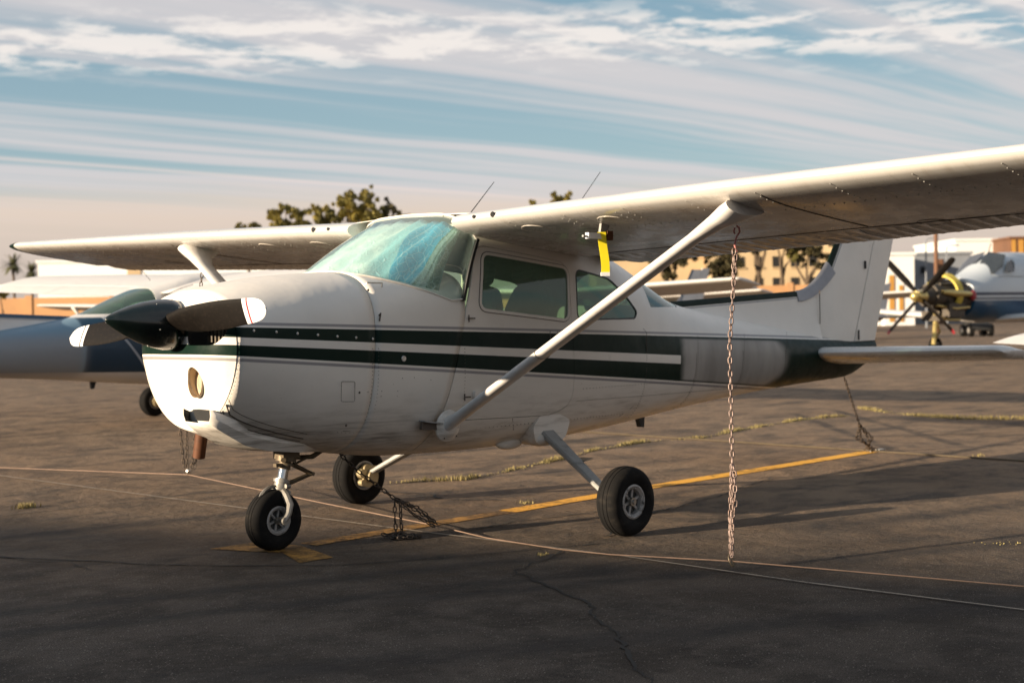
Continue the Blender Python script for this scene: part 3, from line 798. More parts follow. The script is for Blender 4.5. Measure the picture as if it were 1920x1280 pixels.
        if detail:
            q = MB()
            for k in range(5):
                a = 2*math.pi*k/5+.4; q.sphere(A+Vector((.085*math.cos(a), sg*.0, .085*math.sin(a)-.005)), .0045, 6, 4)
            q.build('screws', M['dark'], st, kind='stuff')
            q = MB(); q.tube([A.lerp(B, .36)+cx*math.cos(t_)*.0695+nn*math.sin(t_)*.0285*(1+.35*-math.cos(t_)) for t_ in frange(0, 2*math.pi, 20)[:-1]], .0016, 4, closed=True); q.build('tape_edge', M['seam'], st)
            # boarding step below the door
            q = MB(); q.prism(rpoly([(.48, .735), (.61, .722), (.61, .675), (.47, .685)], .01), sg*.515, sg*.535); q.build('step_plate', M['seam'], P)
            q = MB(); q.prism(rpoly([(.478, .742), (.70, .705), (.70, .698), (.478, .732)], .004), sg*.50, sg*.560); q.build('foot_step', M['legpaint'], P)
    # ---------------- main legs and wheels
    for sg in (-1, 1):
        q = MB(); rg = []
        for t, wd, th in ((-.1, .066, .020), (.1, .062, .019), (.5, .050, .016), (.9, .040, .013), (1.0, .036, .013)):
            p = Vector((1.66, sg*.40, .615)).lerp(Vector((1.475, sg*1.155, .225)), t); 
            rg.append([p+Vector((a*wd, sg*b*th*.5, b*th)) for a, b in ((-1, -.5), (-.8, -1), (.8, -1), (1, -.5), (1, .5), (.8, 1), (-.8, 1), (-1, .5))])
        q.loft(rg, True, cap0=True, cap1=True); lg = q.build('main_leg', M['legpaint'] if body == 'paint' else white, P)
        q = MB(); q.prism(rpoly([(1.50, .63), (1.52, .53), (1.60, .50), (1.74, .50), (1.82, .56), (1.86, .66), (1.75, .70), (1.58, .71)], .03), sg*.30, sg*.475)
        q.build('leg_fairing', white, P)
        q = MB(); q.sphere((1.62, sg*.42, .545), .10, 18, 10, (1.05, .95, .50)); q.sphere((1.45, sg*.30, .52), .09, 14, 8, (1.3, .5, .45)); q.build('leg_boot', white, P)
        q = MB(); q.prism([(1.60, .425), (1.68, .435), (1.68, .428), (1.60, .418)], sg*.73, sg*.83); q.prism([(1.58, .39), (1.64, .425), (1.66, .425), (1.60, .385)], sg*.76, sg*.77); q.build('leg_step', M['metal'], lg)
        wh = bpy.data.objects.new('main_wheel', None); COL.objects.link(wh); wh.parent = P
        wheel('main_wheel', (1.475, sg*1.27, .213), .214, .165, .098, wh, sg)
        q = MB(); q.cyl((1.475, sg*1.10, .213), (1.475, sg*1.215, .213), .045, n=16); q.lathe([(.06, 0), (.085, 0), (.085, .012), (.06, .012)], (1.475, sg*1.17, .213), n=28)
        q.cyl((1.405, sg*1.13, .235), (1.405, sg*1.185, .235), .034, n=14); q.cyl((1.405, sg*1.13, .17), (1.405, sg*1.185, .17), .024, n=12); q.prism(rpoly([(1.40, .14), (1.54, .15), (1.55, .28), (1.42, .30)], .03), sg*1.135, sg*1.15); q.build('brake', M['brass'], wh)
    # ---------------- nose gear
    ng = MB(); ng.cyl((-.115, 0, .64), (-.150, 0, .47), .040, .036, n=16); ng.cyl((-.132, 0, .545), (-.137, 0, .515), .062, n=16); ng.cyl((-.138, 0, .505), (-.14, 0, .49), .052, n=16); ng.cyl((-.19, -.05, .53), (-.12, .06, .525), .016, n=8)
    ng.box((-.13, .0, .56), (.12, .10, .05)); ng.box((-.20, -.01, .50), (.05, .03, .02)); ngo = ng.build('nose_gear', M['oily'], P)
    q = MB(); q.cyl((-.147, 0, .485), (-.172, 0, .39), .030, n=18); q.build('oleo_piston', M['chrome'], ngo)
    q = MB(); q.cyl((-.165, 0, .415), (-.195, 0, .318), .040, .043, n=16); q.cyl((-.168, 0, .412), (-.172, 0, .395), .050, n=16); q.cyl((-.18, 0, .36), (-.183, 0, .348), .052, n=16)
    for sg in (-1, 1): q.cyl((-.18, sg*.05, .375), (-.15, sg*.05, .372), .014, n=8); q.cyl((-.185, sg*.05, .345), (-.16, sg*.05, .342), .012, n=8)
    q.box((-.19, 0, .335), (.10, .10, .02))
    for sg in (-1, 1):
        q.tube([(-.185, sg*.03, .345), (-.19, sg*.07, .32), (-.185, sg*.095, .27), (-.20, sg*.10, .22), (-.228, sg*.098, .18)], [.028, .026, .024, .021, .020], 10)
        q.cyl((-.228, sg*.085, .18), (-.228, sg*.115, .18), .024, n=14)
    q.tube([(-.235+.13*math.cos(a), 0, .19+.185*math.sin(a)) for a in frange(rad(55), rad(150), 8)], .012, 6)
    q.build('fork', M['forkmetal'], ngo)
    q = MB()
    for sg in (-1, 1): q.tube([(-.10, sg*.02, .50), (.045, sg*.012, .43)], .010, 6); q.tube([(-.155, sg*.02, .375), (.045, sg*.012, .425)], .010, 6)
    q.cyl((.045, -.03, .428), (.045, .03, .428), .012, n=8); q.tube([(-.11, -.05, .50), (.12, -.08, .59)], .008, 6); q.build('torque_link', M['oily'], ngo)
    q = MB(); q.tube([(-.09, .06, .53), (.02, -.06, .535), (.12, -.1, .60)], .014, 8); q.build('shimmy_damper', M['oily'], ngo)
    nw = bpy.data.objects.new('nose_wheel', None); COL.objects.link(nw); nw.parent = P
    wheel('nose_wheel', (-.235, 0, .179), .180, .135, .078, nw, -1)
    # ---------------- fin, rudder, dorsal, tail plane
    def fin_ring(z, x0, x1, th, fr): 
        out = []; 
        for f in fr: out.append(Vector((x0+(x1-x0)*f, th*(math.sin(math.pi*min(f/.7, 1)*.5+0) if f < .35 else 1-(f-.35)/.65*.85)*(1 if f > 0 else .0), z)))
        back = [Vector((p.x, -p.y, p.z)) for p in reversed(out[1:])]
        return out+back
    FR = [0, .012, .03, .045, .075, .095, .13, .25, .45, .68]
    def finl(z): return 5.60+(z-1.535)*.69
    def fint(z): return 6.545+(z-1.078)*.372
    rg = []
    for z in [1.06, 1.2, 1.35, 1.5, 1.65, 1.8, 1.95, 2.1, 2.25, 2.4, 2.52]:
        x0 = finl(z) if z > 1.5 else 5.555; rg.append((z, x0))
    q = MB(); RG = []
    for z, x0 in rg:
        hinge = fint(z)-.40+(z-1.08)*.04; r_ = []
        th = .052-.018*(z-1.06); ds = [0, .004, .015, .078, .086, .102, .108, .17, .30]
        for d_ in ds: r_.append(Vector((x0+d_, th*math.sqrt(min(1, d_/.25))*.9+(.0 if d_ else 0), z)))
        r_.append(Vector((hinge-.012, th*.62, z)))
        RG.append(r_+[Vector((p.x, -p.y, p.z)) for p in reversed(r_[1:])])
    NN = len(RG[0])
    def fm(i, k):
        kk = min(k, NN-1-k)
        if RG[i][0].z < 1.62: return 0
        return 1 if kk <= 2 else (2 if kk == 4 else 0)
    q.loft(RG, True, cap0=True, cap1=True, mif=fm); fn = q.build('fin', [white, GRN, M['linegrey']], P, angle=50)
    q = MB(); RG2 = []
    for z in frange(1.075, 2.56, 14):
        hinge = fint(z)-.40+(z-1.08)*.04; te = fint(z); th = (.052-.018*(z-1.06))*.62
        RG2.append([Vector((hinge, 0, z)), Vector((hinge+.01, th, z)), Vector((hinge+.1, th*.85, z)), Vector((te-.02, .006, z)), Vector((te, .002, z)), Vector((te, -.002, z)), Vector((te-.02, -.006, z)), Vector((hinge+.1, -th*.85, z)), Vector((hinge+.01, -th, z))])
    q.loft(RG2, True, cap0=True, cap1=True); rud = q.build('rudder', white, P)
    q = MB(); q.raw([(6.16, .03, 1.075), (6.545, .004, 1.075), (6.56, .004, 1.045), (6.44, .02, .97), (6.2, .04, .98), (6.16, -.03, 1.075), (6.545, -.004, 1.075), (6.56, -.004, 1.045), (6.44, -.02, .97), (6.2, -.04, .98)],
                    [(0, 1, 2, 3, 4), (9, 8, 7, 6, 5), (0, 5, 6, 1), (1, 6, 7, 2), (2, 7, 8, 3), (3, 8, 9, 4), (4, 9, 5, 0)]); q.build('rudder_base', GRN, rud)
    # dorsal fin
    q = MB(); RG3 = []
    for x in frange(3.45, 5.545, 22):
        zt_ = 1.435+(x-3.45)*.0475
        if x > 5.30: zt_ += ((x-5.30)/.245)**2*.055
        zb_ = interp(CAB, x, 1)-.03; wb = min(.045+.012*(x-3.45), .075)
        hs = [(.0, .006), (-.022, .013), (-.046, .018), (-.052, .0185), (-.062, .0195), (-.066, .020)]
        pts = [Vector((x, 0, zt_+.003))]+[Vector((x, w_, zt_+h)) for h, w_ in hs]
        pts += [Vector((x, .5*wb, zt_*.4+zb_*.6)), Vector((x, wb*1.25, zb_+.0))] if zt_-.066 > zb_ else [Vector((x, .5*wb, zt_-.08)), Vector((x, wb, zt_-.10))]
        RG3.append(pts+[Vector((p.x, -p.y, p.z)) for p in reversed(pts[1:])])
    NK = len(RG3[0])
    def dm(i, k):
        kk = min(k, NK-1-k)
        if RG3[i][0].x > 5.28: return 0
        return 1 if kk <= 2 else (2 if kk == 4 else 0)
    q.loft(RG3, True, cap0=True, cap1=True, mif=dm); q.build('dorsal_fin', [white, GRN, M['linegrey']], P, angle=50)
    q = MB(); RG4 = []      # grey corner fairing between dorsal and fin
    for t in frange(0, 1, 8):
        x = 5.27+.50*t; zt_ = 1.525+.255*t**1.9; zb_ = zt_-.085-.015*t
        w_ = .022+.006*t
        RG4.append([Vector((x-.02*t, 0, zt_+.004)), Vector((x, w_*.6, zt_-.01)), Vector((x+.07*t, w_+.012, zb_)), Vector((x+.08*t, 0, zb_-.02)), Vector((x+.07*t, -w_-.012, zb_)), Vector((x, -w_*.6, zt_-.01))])
    q.loft(RG4, True, cap0=True, cap1=True); q.build('corner_fairing', M['linegrey'], P)
    if detail:
        q = MB(); q.tube([(5.552, -.058, z) for z in frange(1.24, 1.53, 4)], .004, 5); q.build('fin_joint', M['seam'], P)
        q = MB(); q.box((6.20, -.045, 1.13), (.012, .01, .09)); q.build('hinge_arm', M['dark'], rud); q = MB(); q.box((6.34, -.036, 1.76), (.02, .01, .07)); q.build('hinge_arm', M['dark'], rud)
    for sg in (-1, 1):
        def st_ring(y, x0, x1, z0, z1, th, fr_):
            up_, lo = [], []
            for f in fr_:
                h = th*2.6*(math.sqrt(f)*.5-.5*f*.95) if f < 1 else 0
                h = th*(1.48*math.sqrt(f)-.63*f-1.758*f*f+1.42*f**3-.518*f**4)*1.0
                z = z0+(z1-z0)*f; x = x0+(x1-x0)*f
                up_.append(Vector((x, sg*y, z+h*1.7))); lo.append(Vector((x, sg*y, z-h*1.7)))
            return list(reversed(up_))+lo[1:]
        F1 = [0, .01, .03, .07, .14, .25, .4, .5, .62]; q = MB(); rg = []
        for y in (.10, .16, .22)+tuple(frange(.4, 1.66, 7)):
            k = (y-.1)/1.6; x0 = 5.31+.20*k+ (.06 if y < .12 else 0); x1 = 6.34-.05*k; rg.append(st_ring(y, x0, x1, .995+.03*k, .895+.045*k, .082-.02*k, F1))
        e = rg[-1]; m_ = sum(e, Vector())/len(e)
        rg.append([Vector((p.x*.9+m_.x*.1, sg*1.70, m_.z+(p.z-m_.z)*.7)) for p in e]); rg.append([Vector((p.x*.8+m_.x*.2, sg*1.725, m_.z+(p.z-m_.z)*.25)) for p in e])
        q.loft(rg, True, cap0=True, cap1=True); sb = q.build('stabiliser', WM, P, angle=50)
        q = MB(); rg = []; F2 = [.632, .72, .8, .9, 1.0]
        N_ = 56
        for i in range(N_+1):
            y = .24+(1.66-.24)*i/N_; k = (y-.1)/1.6; x0 = 5.31+.20*k; x1 = 6.34-.05*k
            if y < .42: x1 -= .22*(.42-y)/.18
            r_ = st_ring(y, x0, x1, .995+.03*k, .895+.045*k, .082-.02*k, F2); off = .003 if i % 4 == 0 else 0
            rg.append([p+Vector((0, 0, -off if j > len(r_)//2 else off*.5)) for j, p in enumerate(r_)])
        q.loft(rg, True, cap0=True, cap1=True); q.build('elevator', WM, sb, angle=25)
    # ---------------- antennas, small fittings
    for x, z, lx, lz in ((1.62, 2.02, .22, .22), (2.52, 1.80, .42, .60)):
        pass
    q = MB(); q.tube([(1.40, 0, 2.02), (1.655, 0, 2.265)], [.004, .0022], 5); q.build('antenna', M['seal'], P)
    q = MB(); q.tube([(2.28, 0, 1.90), (2.50, 0, 2.14), (2.755, 0, 2.395)], [.004, .003, .0022], 5); q.build('antenna', M['seal'], P)
    q = MB(); q.prism([(3.12, .60), (3.20, .605), (3.19, .50), (3.15, .505)], -.02, .02); q.build('drain_mast', M['seal'], P)
    if detail:
        sp_ = M['screw']
        for x, z in ((-.687, 1.300), (-.548, 1.290), (-.413, 1.279), (-.279, 1.268), (-.145, 1.257), (-.012, 1.247), (.108, 1.237)):
            zw_, hw_, zt_, nt_ = (interp(HULL, x, j) for j in (2, 3, 5, 6)); y = -hw_*(1-max(0, (z-zw_)/(zt_-zw_))**nt_)**(1/nt_)
            q = MB(); q.sphere((x+shear(x)*(z-1.206), y-.001, z), .0085, 8, 5, (1, .5, 1)); q.build('cowl_screw', sp_, cw)
        q = MB(); q.lathe([(0, .004), (.016, .004), (.019, 0), (0, 0)], (.34, -.533, 1.115), axis=(0, -1, 0), n=16, closed=False); q.build('port_plug', M['screw'], P)
        for (x, z) in ((.02, .93), (-.03, .74), (.10, 1.52)):
            q = MB(); q.sphere((x, -.505 if z > .8 else -.44, z), .008, 8, 5, (1, .6, 1)); q.build('cowl_latch', M['seam'], cw)
        # oil access door outline and grab handle
        q = MB(); q.tube([(a, -.5155, b) for a, b in rpoly([(-.12, 1.0), (-.02, .995), (-.025, .88), (-.125, .885)], .012, 3)], .0014, 4, closed=True); q.build('access_door_edge', M['seam'], cw)
        q = MB(); q.tube([(.13, -.435, 1.545), (.135, -.45, 1.565), (.25, -.455, 1.563), (.26, -.44, 1.54)], .0045, 6); q.build('grab_handle', M['metal'], P)
        q = MB(); q.tube([(.17, -.50, 1.36), (.175, -.525, 1.385), (.16, -.53, 1.34)], .005, 6); q.build('static_fitting', M['seam'], P)
        # small door latch and belly panel seams
        q = MB(); q.tube([(1.60, -.546, 1.255), (1.60, -.549, 1.20), (1.67, -.549, 1.195), (1.67, -.546, 1.25)], .0022, 4); q.build('door_latch', M['seam'], P)
        def side_y(x, z):
            zb, zw, hw, nb = (interp(HULL, x, j) for j in (1, 2, 3, 4)); return -hw*max(0, 1-max(0, (zw-z)/(zw-zb))**nb)**(1/nb)
        def seam(pts, nm='panel_seam', r=.0018):
            q = MB(); q.tube([(x, side_y(x, z)-.0003, z) for x, z in pts], r, 4); q.build(nm, M['seam'], P)
        seam([(.60, .70), (.50, .66), (.38, .60), (.25, .555)]); seam([(-.02, .705), (.2, .685), (.45, .665)])
        seam([(2.62, 1.25), (2.66, 1.22), (2.66, .95), (2.60, .70), (2.50, .635)]); seam([(1.30, .70), (1.36, .62)])
        rv = MB()
        for k in range(40):
            x = 1.95+.035*k; rv.sphere((x, side_y(x, .86-.0*k)-.0003, .86), .0032, 5, 3)
        for k in range(26):
            z = 1.16-.022*k; rv.sphere((.83, side_y(.83, z)-.0003, z), .003, 5, 3)
        for k in range(22):
            x = -.05+.028*k; rv.sphere((x, side_y(x, .70-.06*k/22)-.0003, .70-.06*k/22), .0026, 5, 3)
        for x, z in ((.18, .93), (.18, .90), (.30, .925), (.30, .895), (.33, 1.0), (.42, 1.0), (.55, .98), (.08, .93)): rv.sphere((x, side_y(x, z)-.0003, z), .0035, 5, 3)
        for xx in (-.785, .105, .15):
            for k in range(26):
                z = 1.18-.022*k; rv.sphere((xx, side_y(xx, z)-.0003, z), .0028, 5, 3)
        for k in range(46):
            x = .9+.036*k; rv.sphere((x, side_y(x, .655)-.0003, .655), .0034, 5, 3)
        for xx in (2.66, 3.35, 4.05, 4.75):
            for k in range(34):
                z = 1.18-.017*k
                if z > interp(HULL, xx, 1)+.03: rv.sphere((xx, side_y(xx, z)-.0003, z), .0032, 5, 3)
        for xx in (3.33, 4.03, 4.73): seam([(xx, z) for z in frange(1.05, interp(HULL, xx, 1)+.03, 10)], 'skin_lap', .0015)
        seam([(x, .80-.01*x) for x in frange(1.9, 4.6, 20)], 'skin_lap', .0013)
        rv.build('fuselage_rivets', M['seam'], P, kind='stuff')
    P.location = loc; P.rotation_euler = (0, 0, rz)
    return P, ws
M['lining2'] = mat('recess paint', (.52, .40, .26), .6)
M['lamp'] = mat('lamp glass', (.45, .38, .28), .15, coat=.6)
M['engine'] = mat('engine parts', (.05, .04, .03), .6, metal=.4, dirt=(.22, .17, .10), dscale=12)
M['brass'] = mat('brass coloured brake', (.42, .34, .20), .45, metal=.5, dirt=(.08, .06, .04), dscale=18)
M['chrome'] = mat('polished piston', (.6, .6, .6), .12, metal=1., var=.05)
M['forkmetal'] = mat('scuffed fork', (.30, .28, .25), .42, metal=.5, dirt=(.10, .08, .055), dscale=24, damt=.8)
M['linegrey'] = mat('grey paint', (.27, .265, .28), .4)
M['plainwing'] = mat('plain white paint', (.64, .61, .58), .4, var=.06)
M['bluetrim'] = mat('blue trim paint', (.02, .07, .13), .35)

plane, ws = make_plane('light_aircraft', 'large white high-wing aircraft with dark green stripes and black spinner in the foreground', 'airplane', (0, 0, 0), 0, 'paint', True)

# sun shade folded behind the windshield (rests inside)
q = MB(); rows = []
for t in frange(.015, .93, 14):
    row = []
    for s_ in frange(-.88, .975, 48):
        tt = t*(1) if s_ < .3 else t+(1-t)*.10*(s_-.3)/.6
        p = ws(s_, tt, .030); k = .006*math.sin(s_*34+t*3)+.005*math.sin(s_*19-t*9); row.append(p+Vector((k, 0, -k)))
    rows.append(row)
q.loft(rows, closed=False)
shd = solid(q.build('sun_shade', [M['shade'], M['shade']], None, angle=80), .003)
tag(shd, 'crinkled silver, blue and green foil sun shade propped behind the windshield', 'sun shade')

# ------------------------------------------------------------------ ground
def ground_mat():
    m, T, b = new_mat('old asphalt'); v = T.obj(); X, Y, Z = T.sep(v)
    n1 = T.noise(v, .35, 5, .6); n2 = T.noise(v, 2.2, 6, .65); n3 = T.noise(v, 160., 3, .7); n4 = T.noise(T.scale(v, (1, 2.2, 1)), .9, 6, .7)
    c = T.mix(T.ss(n1, .35, .65), (.30, .20, .125, 1), (.36, .25, .162))
    c = T.mix(T.mul(T.ss(n2, .45, .62), .7), c, (.150, .108, .078))
    c = T.mix(T.mul(T.ss(n4, .52, .62), .62), c, (.070, .057, .048))
    # foreground shade painted into the asphalt colour, fading out towards the back
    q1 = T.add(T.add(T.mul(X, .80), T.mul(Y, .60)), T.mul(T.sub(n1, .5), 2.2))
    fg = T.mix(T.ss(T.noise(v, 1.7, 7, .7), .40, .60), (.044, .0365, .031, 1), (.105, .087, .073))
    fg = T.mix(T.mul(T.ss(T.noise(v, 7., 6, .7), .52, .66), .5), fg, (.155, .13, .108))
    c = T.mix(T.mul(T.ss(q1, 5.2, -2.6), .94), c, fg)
    sp = T.ss(n3, .40, .72)                    # aggregate
    c = T.mix(1.0, c, T.comb(T.add(.30, T.mul(sp, 1.35)), T.add(.30, T.mul(sp, 1.32)), T.add(.30, T.mul(sp, 1.28))), 'MULTIPLY')
    vo = T.new('ShaderNodeTexVoronoi'); vo.inputs['Scale'].default_value = 70; T.put(vo.inputs['Vector'], v)
    rnd = T.sep(vo.outputs['Color'])[0]
    peb = T.mul(T.ss(vo.outputs['Distance'], .30, .12), T.ss(rnd, .74, .84))
    c = T.mix(T.mul(peb, .85), c, (.36, .32, .27))
    def seg(ax_, ay, bx, by, wd, soft, wob=.12):
        """mask of a worn line from a to b"""
        L = math.hypot(bx-ax_, by-ay); tx, ty = (bx-ax_)/L, (by-ay)/L
        wx = T.mul(T.sub(T.noise(v, 1.1, 3), .5), wob)
        dx_, dy_ = T.sub(X, ax_), T.sub(Y, ay)
        al = T.add(T.mul(dx_, tx), T.mul(dy_, ty)); pe = T.m('ABSOLUTE', T.add(T.add(T.mul(dx_, -ty), T.mul(dy_, tx)), wx))
        return T.mul(T.ss(pe, wd+soft, wd-soft), T.mul(T.ss(al, 0, L*.12), T.ss(al, L, L*.85)))
    br = T.lin(T.noise(v, 3.5, 6, .75), .3, .6, .15, 1.)
    for a in ((-4.3, .2, 1.4, -1.75, .09, .07), (-4.2, -.35, 1.0, -2.2, .08, .06), (-1.2, -1.6, 4.2, -3.9, .10, .08), (-2.6, -2.2, 2.2, -4.6, .12, .1), (-2.4, 2.0, 3.4, 1.1, .10, .08), (1.2, 4.0, 8.5, 3.4, .12, .1), (2.0, -1.9, 6.5, -3.1, .14, .12), (6.8, -.2, 11.5, 4.3, .07, .04), (7.6, -.5, 12.3, 4.2, .07, .04)):
        c = T.mix(T.mul(T.mul(seg(*a), br), .80), c, (.024, .021, .020))
    # oil under the engine
    ro = T.m('SQRT', T.add(T.m('POWER', T.sub(X, .6), 2.0), T.mul(T.m('POWER', T.sub(Y, -.15), 2.0), 2.2)))
    c = T.mix(T.mul(T.ss(T.add(ro, T.mul(T.sub(n2, .5), .8)), 1.1, .25), .50), c, (.040, .033, .028))
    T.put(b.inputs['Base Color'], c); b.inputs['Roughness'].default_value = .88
    b.inputs['Specular IOR Level'].default_value = .25
    h = T.add(T.mul(n3, .6), T.mul(peb, .5))
    nb = T.bump(h, .9, .008); T.put(b.inputs['Normal'], T.bump(T.add(T.noise(v, 1.1, 7, .62), T.mul(T.noise(v, 11, 5, .65), .22)), .9, .085, nb))
    return m
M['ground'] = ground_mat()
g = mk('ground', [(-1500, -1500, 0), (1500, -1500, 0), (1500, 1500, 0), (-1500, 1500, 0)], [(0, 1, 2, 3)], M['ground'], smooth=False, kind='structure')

def worn_paint(name, col, th=.46):
    m, T, b = new_mat(name); v = T.obj(); n = T.noise(v, 9., 7, .78); n2 = T.noise(v, 90., 3, .7); n0 = T.noise(v, 1.3, 2)
    f = T.ss(T.add(T.mul(n, .6), T.add(T.mul(n2, .25), T.mul(n0, .3))), th, th+.06)
    c = T.mix(f, (*[q*.45 for q in col], 1), col); T.put(b.inputs['Base Color'], c); b.inputs['Roughness'].default_value = .8
    T.put(b.inputs['Alpha'], T.ss(T.add(T.mul(n, .6), T.add(T.mul(n2, .3), T.mul(n0, .3))), th-.07, th))
    T.put(b.inputs['Normal'], T.bump(n2, .4, .003))
    return m
M['yellow'] = worn_paint('worn yellow marking paint', (.85, .42, .03), .515)
M['yellow2'] = worn_paint('badly worn yellow paint with shade in colour', (.42, .21, .03), .585)  # more worn away; shade near the nose wheel painted in as dimmer yellow
M['whiteline'] = worn_paint('thin pale painted line', (.38, .32, .25), .50)
M['grass'] = mat('dry grass', (.28, .225, .085), .8, var=.35, scale=30)
M['crack'] = mat('crack filler', (.018, .016, .014), .9, var=.3)
M['tar'] = mat('tar seam', (.022, .020, .019), .7)
def ribbon(name, pts, w0, mt, z=.004, jit=0., step=.06, wj=0., kind='structure', seed=1):
    R_ = random.Random(seed); P_ = [Vector((*p, 0)) for p in pts]; out = []
    for i in range(len(P_)-1):
        L = (P_[i+1]-P_[i]).length; n = max(1, int(L/step))
        for k in range(n): out.append(P_[i].lerp(P_[i+1], k/n))
    out.append(P_[-1]); vs = []; off = 0; wd = w0
    for i, p in enumerate(out):
        t = (out[min(i+1, len(out)-1)]-out[max(i-1, 0)]).normalized(); n = Vector((-t.y, t.x, 0))
        off = off*.8+R_.uniform(-jit, jit); wd = wd*.6+.4*w0*(1+R_.uniform(-wj, wj))
        vs += [p+n*(off+wd/2)+Vector((0, 0, z)), p+n*(off-wd/2)+Vector((0, 0, z))]
    fs = [(2*i, 2*i+1, 2*i+3, 2*i+2) for i in range(len(out)-1)]
    return mk(name, vs, fs, mt, smooth=False, kind=kind), out
# yellow lead-in line and its cross bar
ribbon('painted_line', [(.02, .0), (.9, .045), (1.8, .09)], .15, M['yellow2'], .004, .004, .1, .15, seed=2)
o, _ = ribbon('painted_line', [(1.82, .09), (3.3, .20), (5.2, .26), (7.05, .33)], .165, M['yellow'], .004, .002, .1, .12)
mk('painted_bar', [(-.46, .33, .004), (-.12, .33, .004), (-.04, .0, .004), (-.19, -.50, .004), (-.43, -.50, .004), (-.28, -.15, .004)], [(0, 5, 4, 3, 2, 1)], M['yellow2'], smooth=False, kind='structure')
ribbon('painted_line', [(.76, 12.), (.78, 0.), (.85, -1.8), (.80, -3.0), (.9, -6.)], .018, M['whiteline'], .008, .001, .25, .3)
ribbon('painted_line', [(8.6, 24.), (5.0, 14.5), (4.2, 12.5)], .10, M['yellow'], .004, .002, .4, .1)
# tar seams and cracks
GP = lambda px, py: None
cracks = [([(-1.9, 1.55), (-1.42, 1.05), (-.97, .06), (-.62, -.42), (-.33, -.75), (.1, -.95), (.4, -1.09), (1.1, -1.35)], .016, .012),
          ([(.15, -1.62), (-.02, -1.95), (-.22, -2.3), (-.35, -2.59), (-.52, -2.75), (-.72, -3.1), (-.98, -3.34), (-1.4, -3.9), (-1.7, -4.6)], .016, .022),
          ([(.78, -1.36), (.45, -1.5), (.15, -1.62)], .014, .02), ([(1.0, -.35), (1.45, -.30), (2.1, -.42), (2.6, -.40)], .014, .014),
          ([(-1.42, 1.05), (-1.25, .55), (-1.30, .2)], .012, .016), ([(1.35, -1.2), (2.2, -.78), (3.4, -.55), (4.6, -.2)], .016, .014),
          ([(1.9, 2.2), (2.2, 1.3), (2.05, .9), (2.25, .55)], .03, .03), ([(3.2, -3.3), (4.6, -3.9), (6.2, -4.6)], .014, .014),
          ([(7.3, 2.5), (9.2, .6), (12., -.9), (15, -2.4)], .02, .02), ([(-2.2, 3.4), (-1.0, 2.9), (.3, 2.75), (1.4, 2.3)], .014, .012)]
for i, (p, w_, j) in enumerate(cracks): ribbon('crack', p, w_, M['crack'], .0045+.0004*i, j, .045, .9, seed=i+3)
import_pts = {}
def grow_grass(name, pts, dens, hgt, spread, seed, z0=0):
    dens *= 1.0
    R_ = random.Random(seed); vs, fs = [], []
    for i in range(len(pts)-1):
        a, b2 = Vector((*pts[i], 0)), Vector((*pts[i+1], 0)); L = (b2-a).length
        for k in range(int(L*dens)):
            t = R_.random(); p = a.lerp(b2, t)
            cl_ = max(0, math.sin(p.x*7.3+seed)+math.sin(p.x*2.9+1.3*seed+p.y*3)*.8+.5)
            if R_.random() > .25+.6*cl_: continue
            p += Vector((R_.gauss(0, spread), R_.gauss(0, spread), 0)); h = hgt*R_.uniform(.35, 1.)*(.4+.6*min(cl_, 1.2)); an = R_.uniform(0, 6.28); ww = .0028
            d_ = Vector((math.cos(an), math.sin(an), 0)); n = Vector((-d_.y, d_.x, 0)); tp = p+d_*h*R_.uniform(.1, .9)+Vector((0, 0, h)); md = p.lerp(tp, .5)+Vector((0, 0, h*.15)); L_ = len(vs)
            vs += [p-n*ww, p+n*ww, md+n*ww*.8, md-n*ww*.8, tp]; fs += [(L_, L_+1, L_+2, L_+3), (L_+3, L_+2, L_+4)]
    o = mk(name, vs, fs, M['grass'], smooth=False, kind='stuff'); return o
C1 = [(3.05, 1.55), (3.4, 1.25), (3.9, 1.15), (4.5, 1.15), (5.3, .95), (6.1, 1.0), (7.3, 1.25), (8.2, 1.2), (9.6, .95), (11.0, 1.25)]
CA = [(2.53, 2.09), (2.77, 1.96), (3.01, 1.76), (3.65, 1.93), (4.22, 2.13), (4.72, 2.26), (5.58, 2.61), (6.55, 2.79), (6.96, 2.76), (7.33, 2.60), (8.33, 2.85), (9.24, 3.04), (10.38, 3.19), (11.02, 3.05)]
CB = [(12.42, 3.75), (11.85, 3.0), (11.45, 2.31), (11.22, 1.61), (11.6, .98), (12.2, .2)]
ribbon('crack', CA, .022, M['crack'], .0075, .012, .05, .8, seed=31); ribbon('crack', CB, .02, M['crack'], .0078, .012, .05, .8, seed=32)
grow_grass('crack_grass', CA, 420, .05, .022, 5); grow_grass('crack_grass', CB, 420, .06, .03, 6)
grow_grass('grass_tuft', [(-.26, 3.09), (-.12, 3.09)], 900, .045, .02, 9.6); grow_grass('grass_tuft', [(.60, -1.38), (.66, -1.37)], 900, .035, .014, 11.2)
grow_grass('grass_tuft', [(7.12, -.68), (7.22, -.70)], 900, .09, .02, 14); grow_grass('grass_tuft', [(2.2, .30), (2.26, .30)], 900, .035, .02, 17)
grow_grass('grass_tuft', [(2.5, -3.05), (2.62, -3.25)], 260, .02, .03, 19)

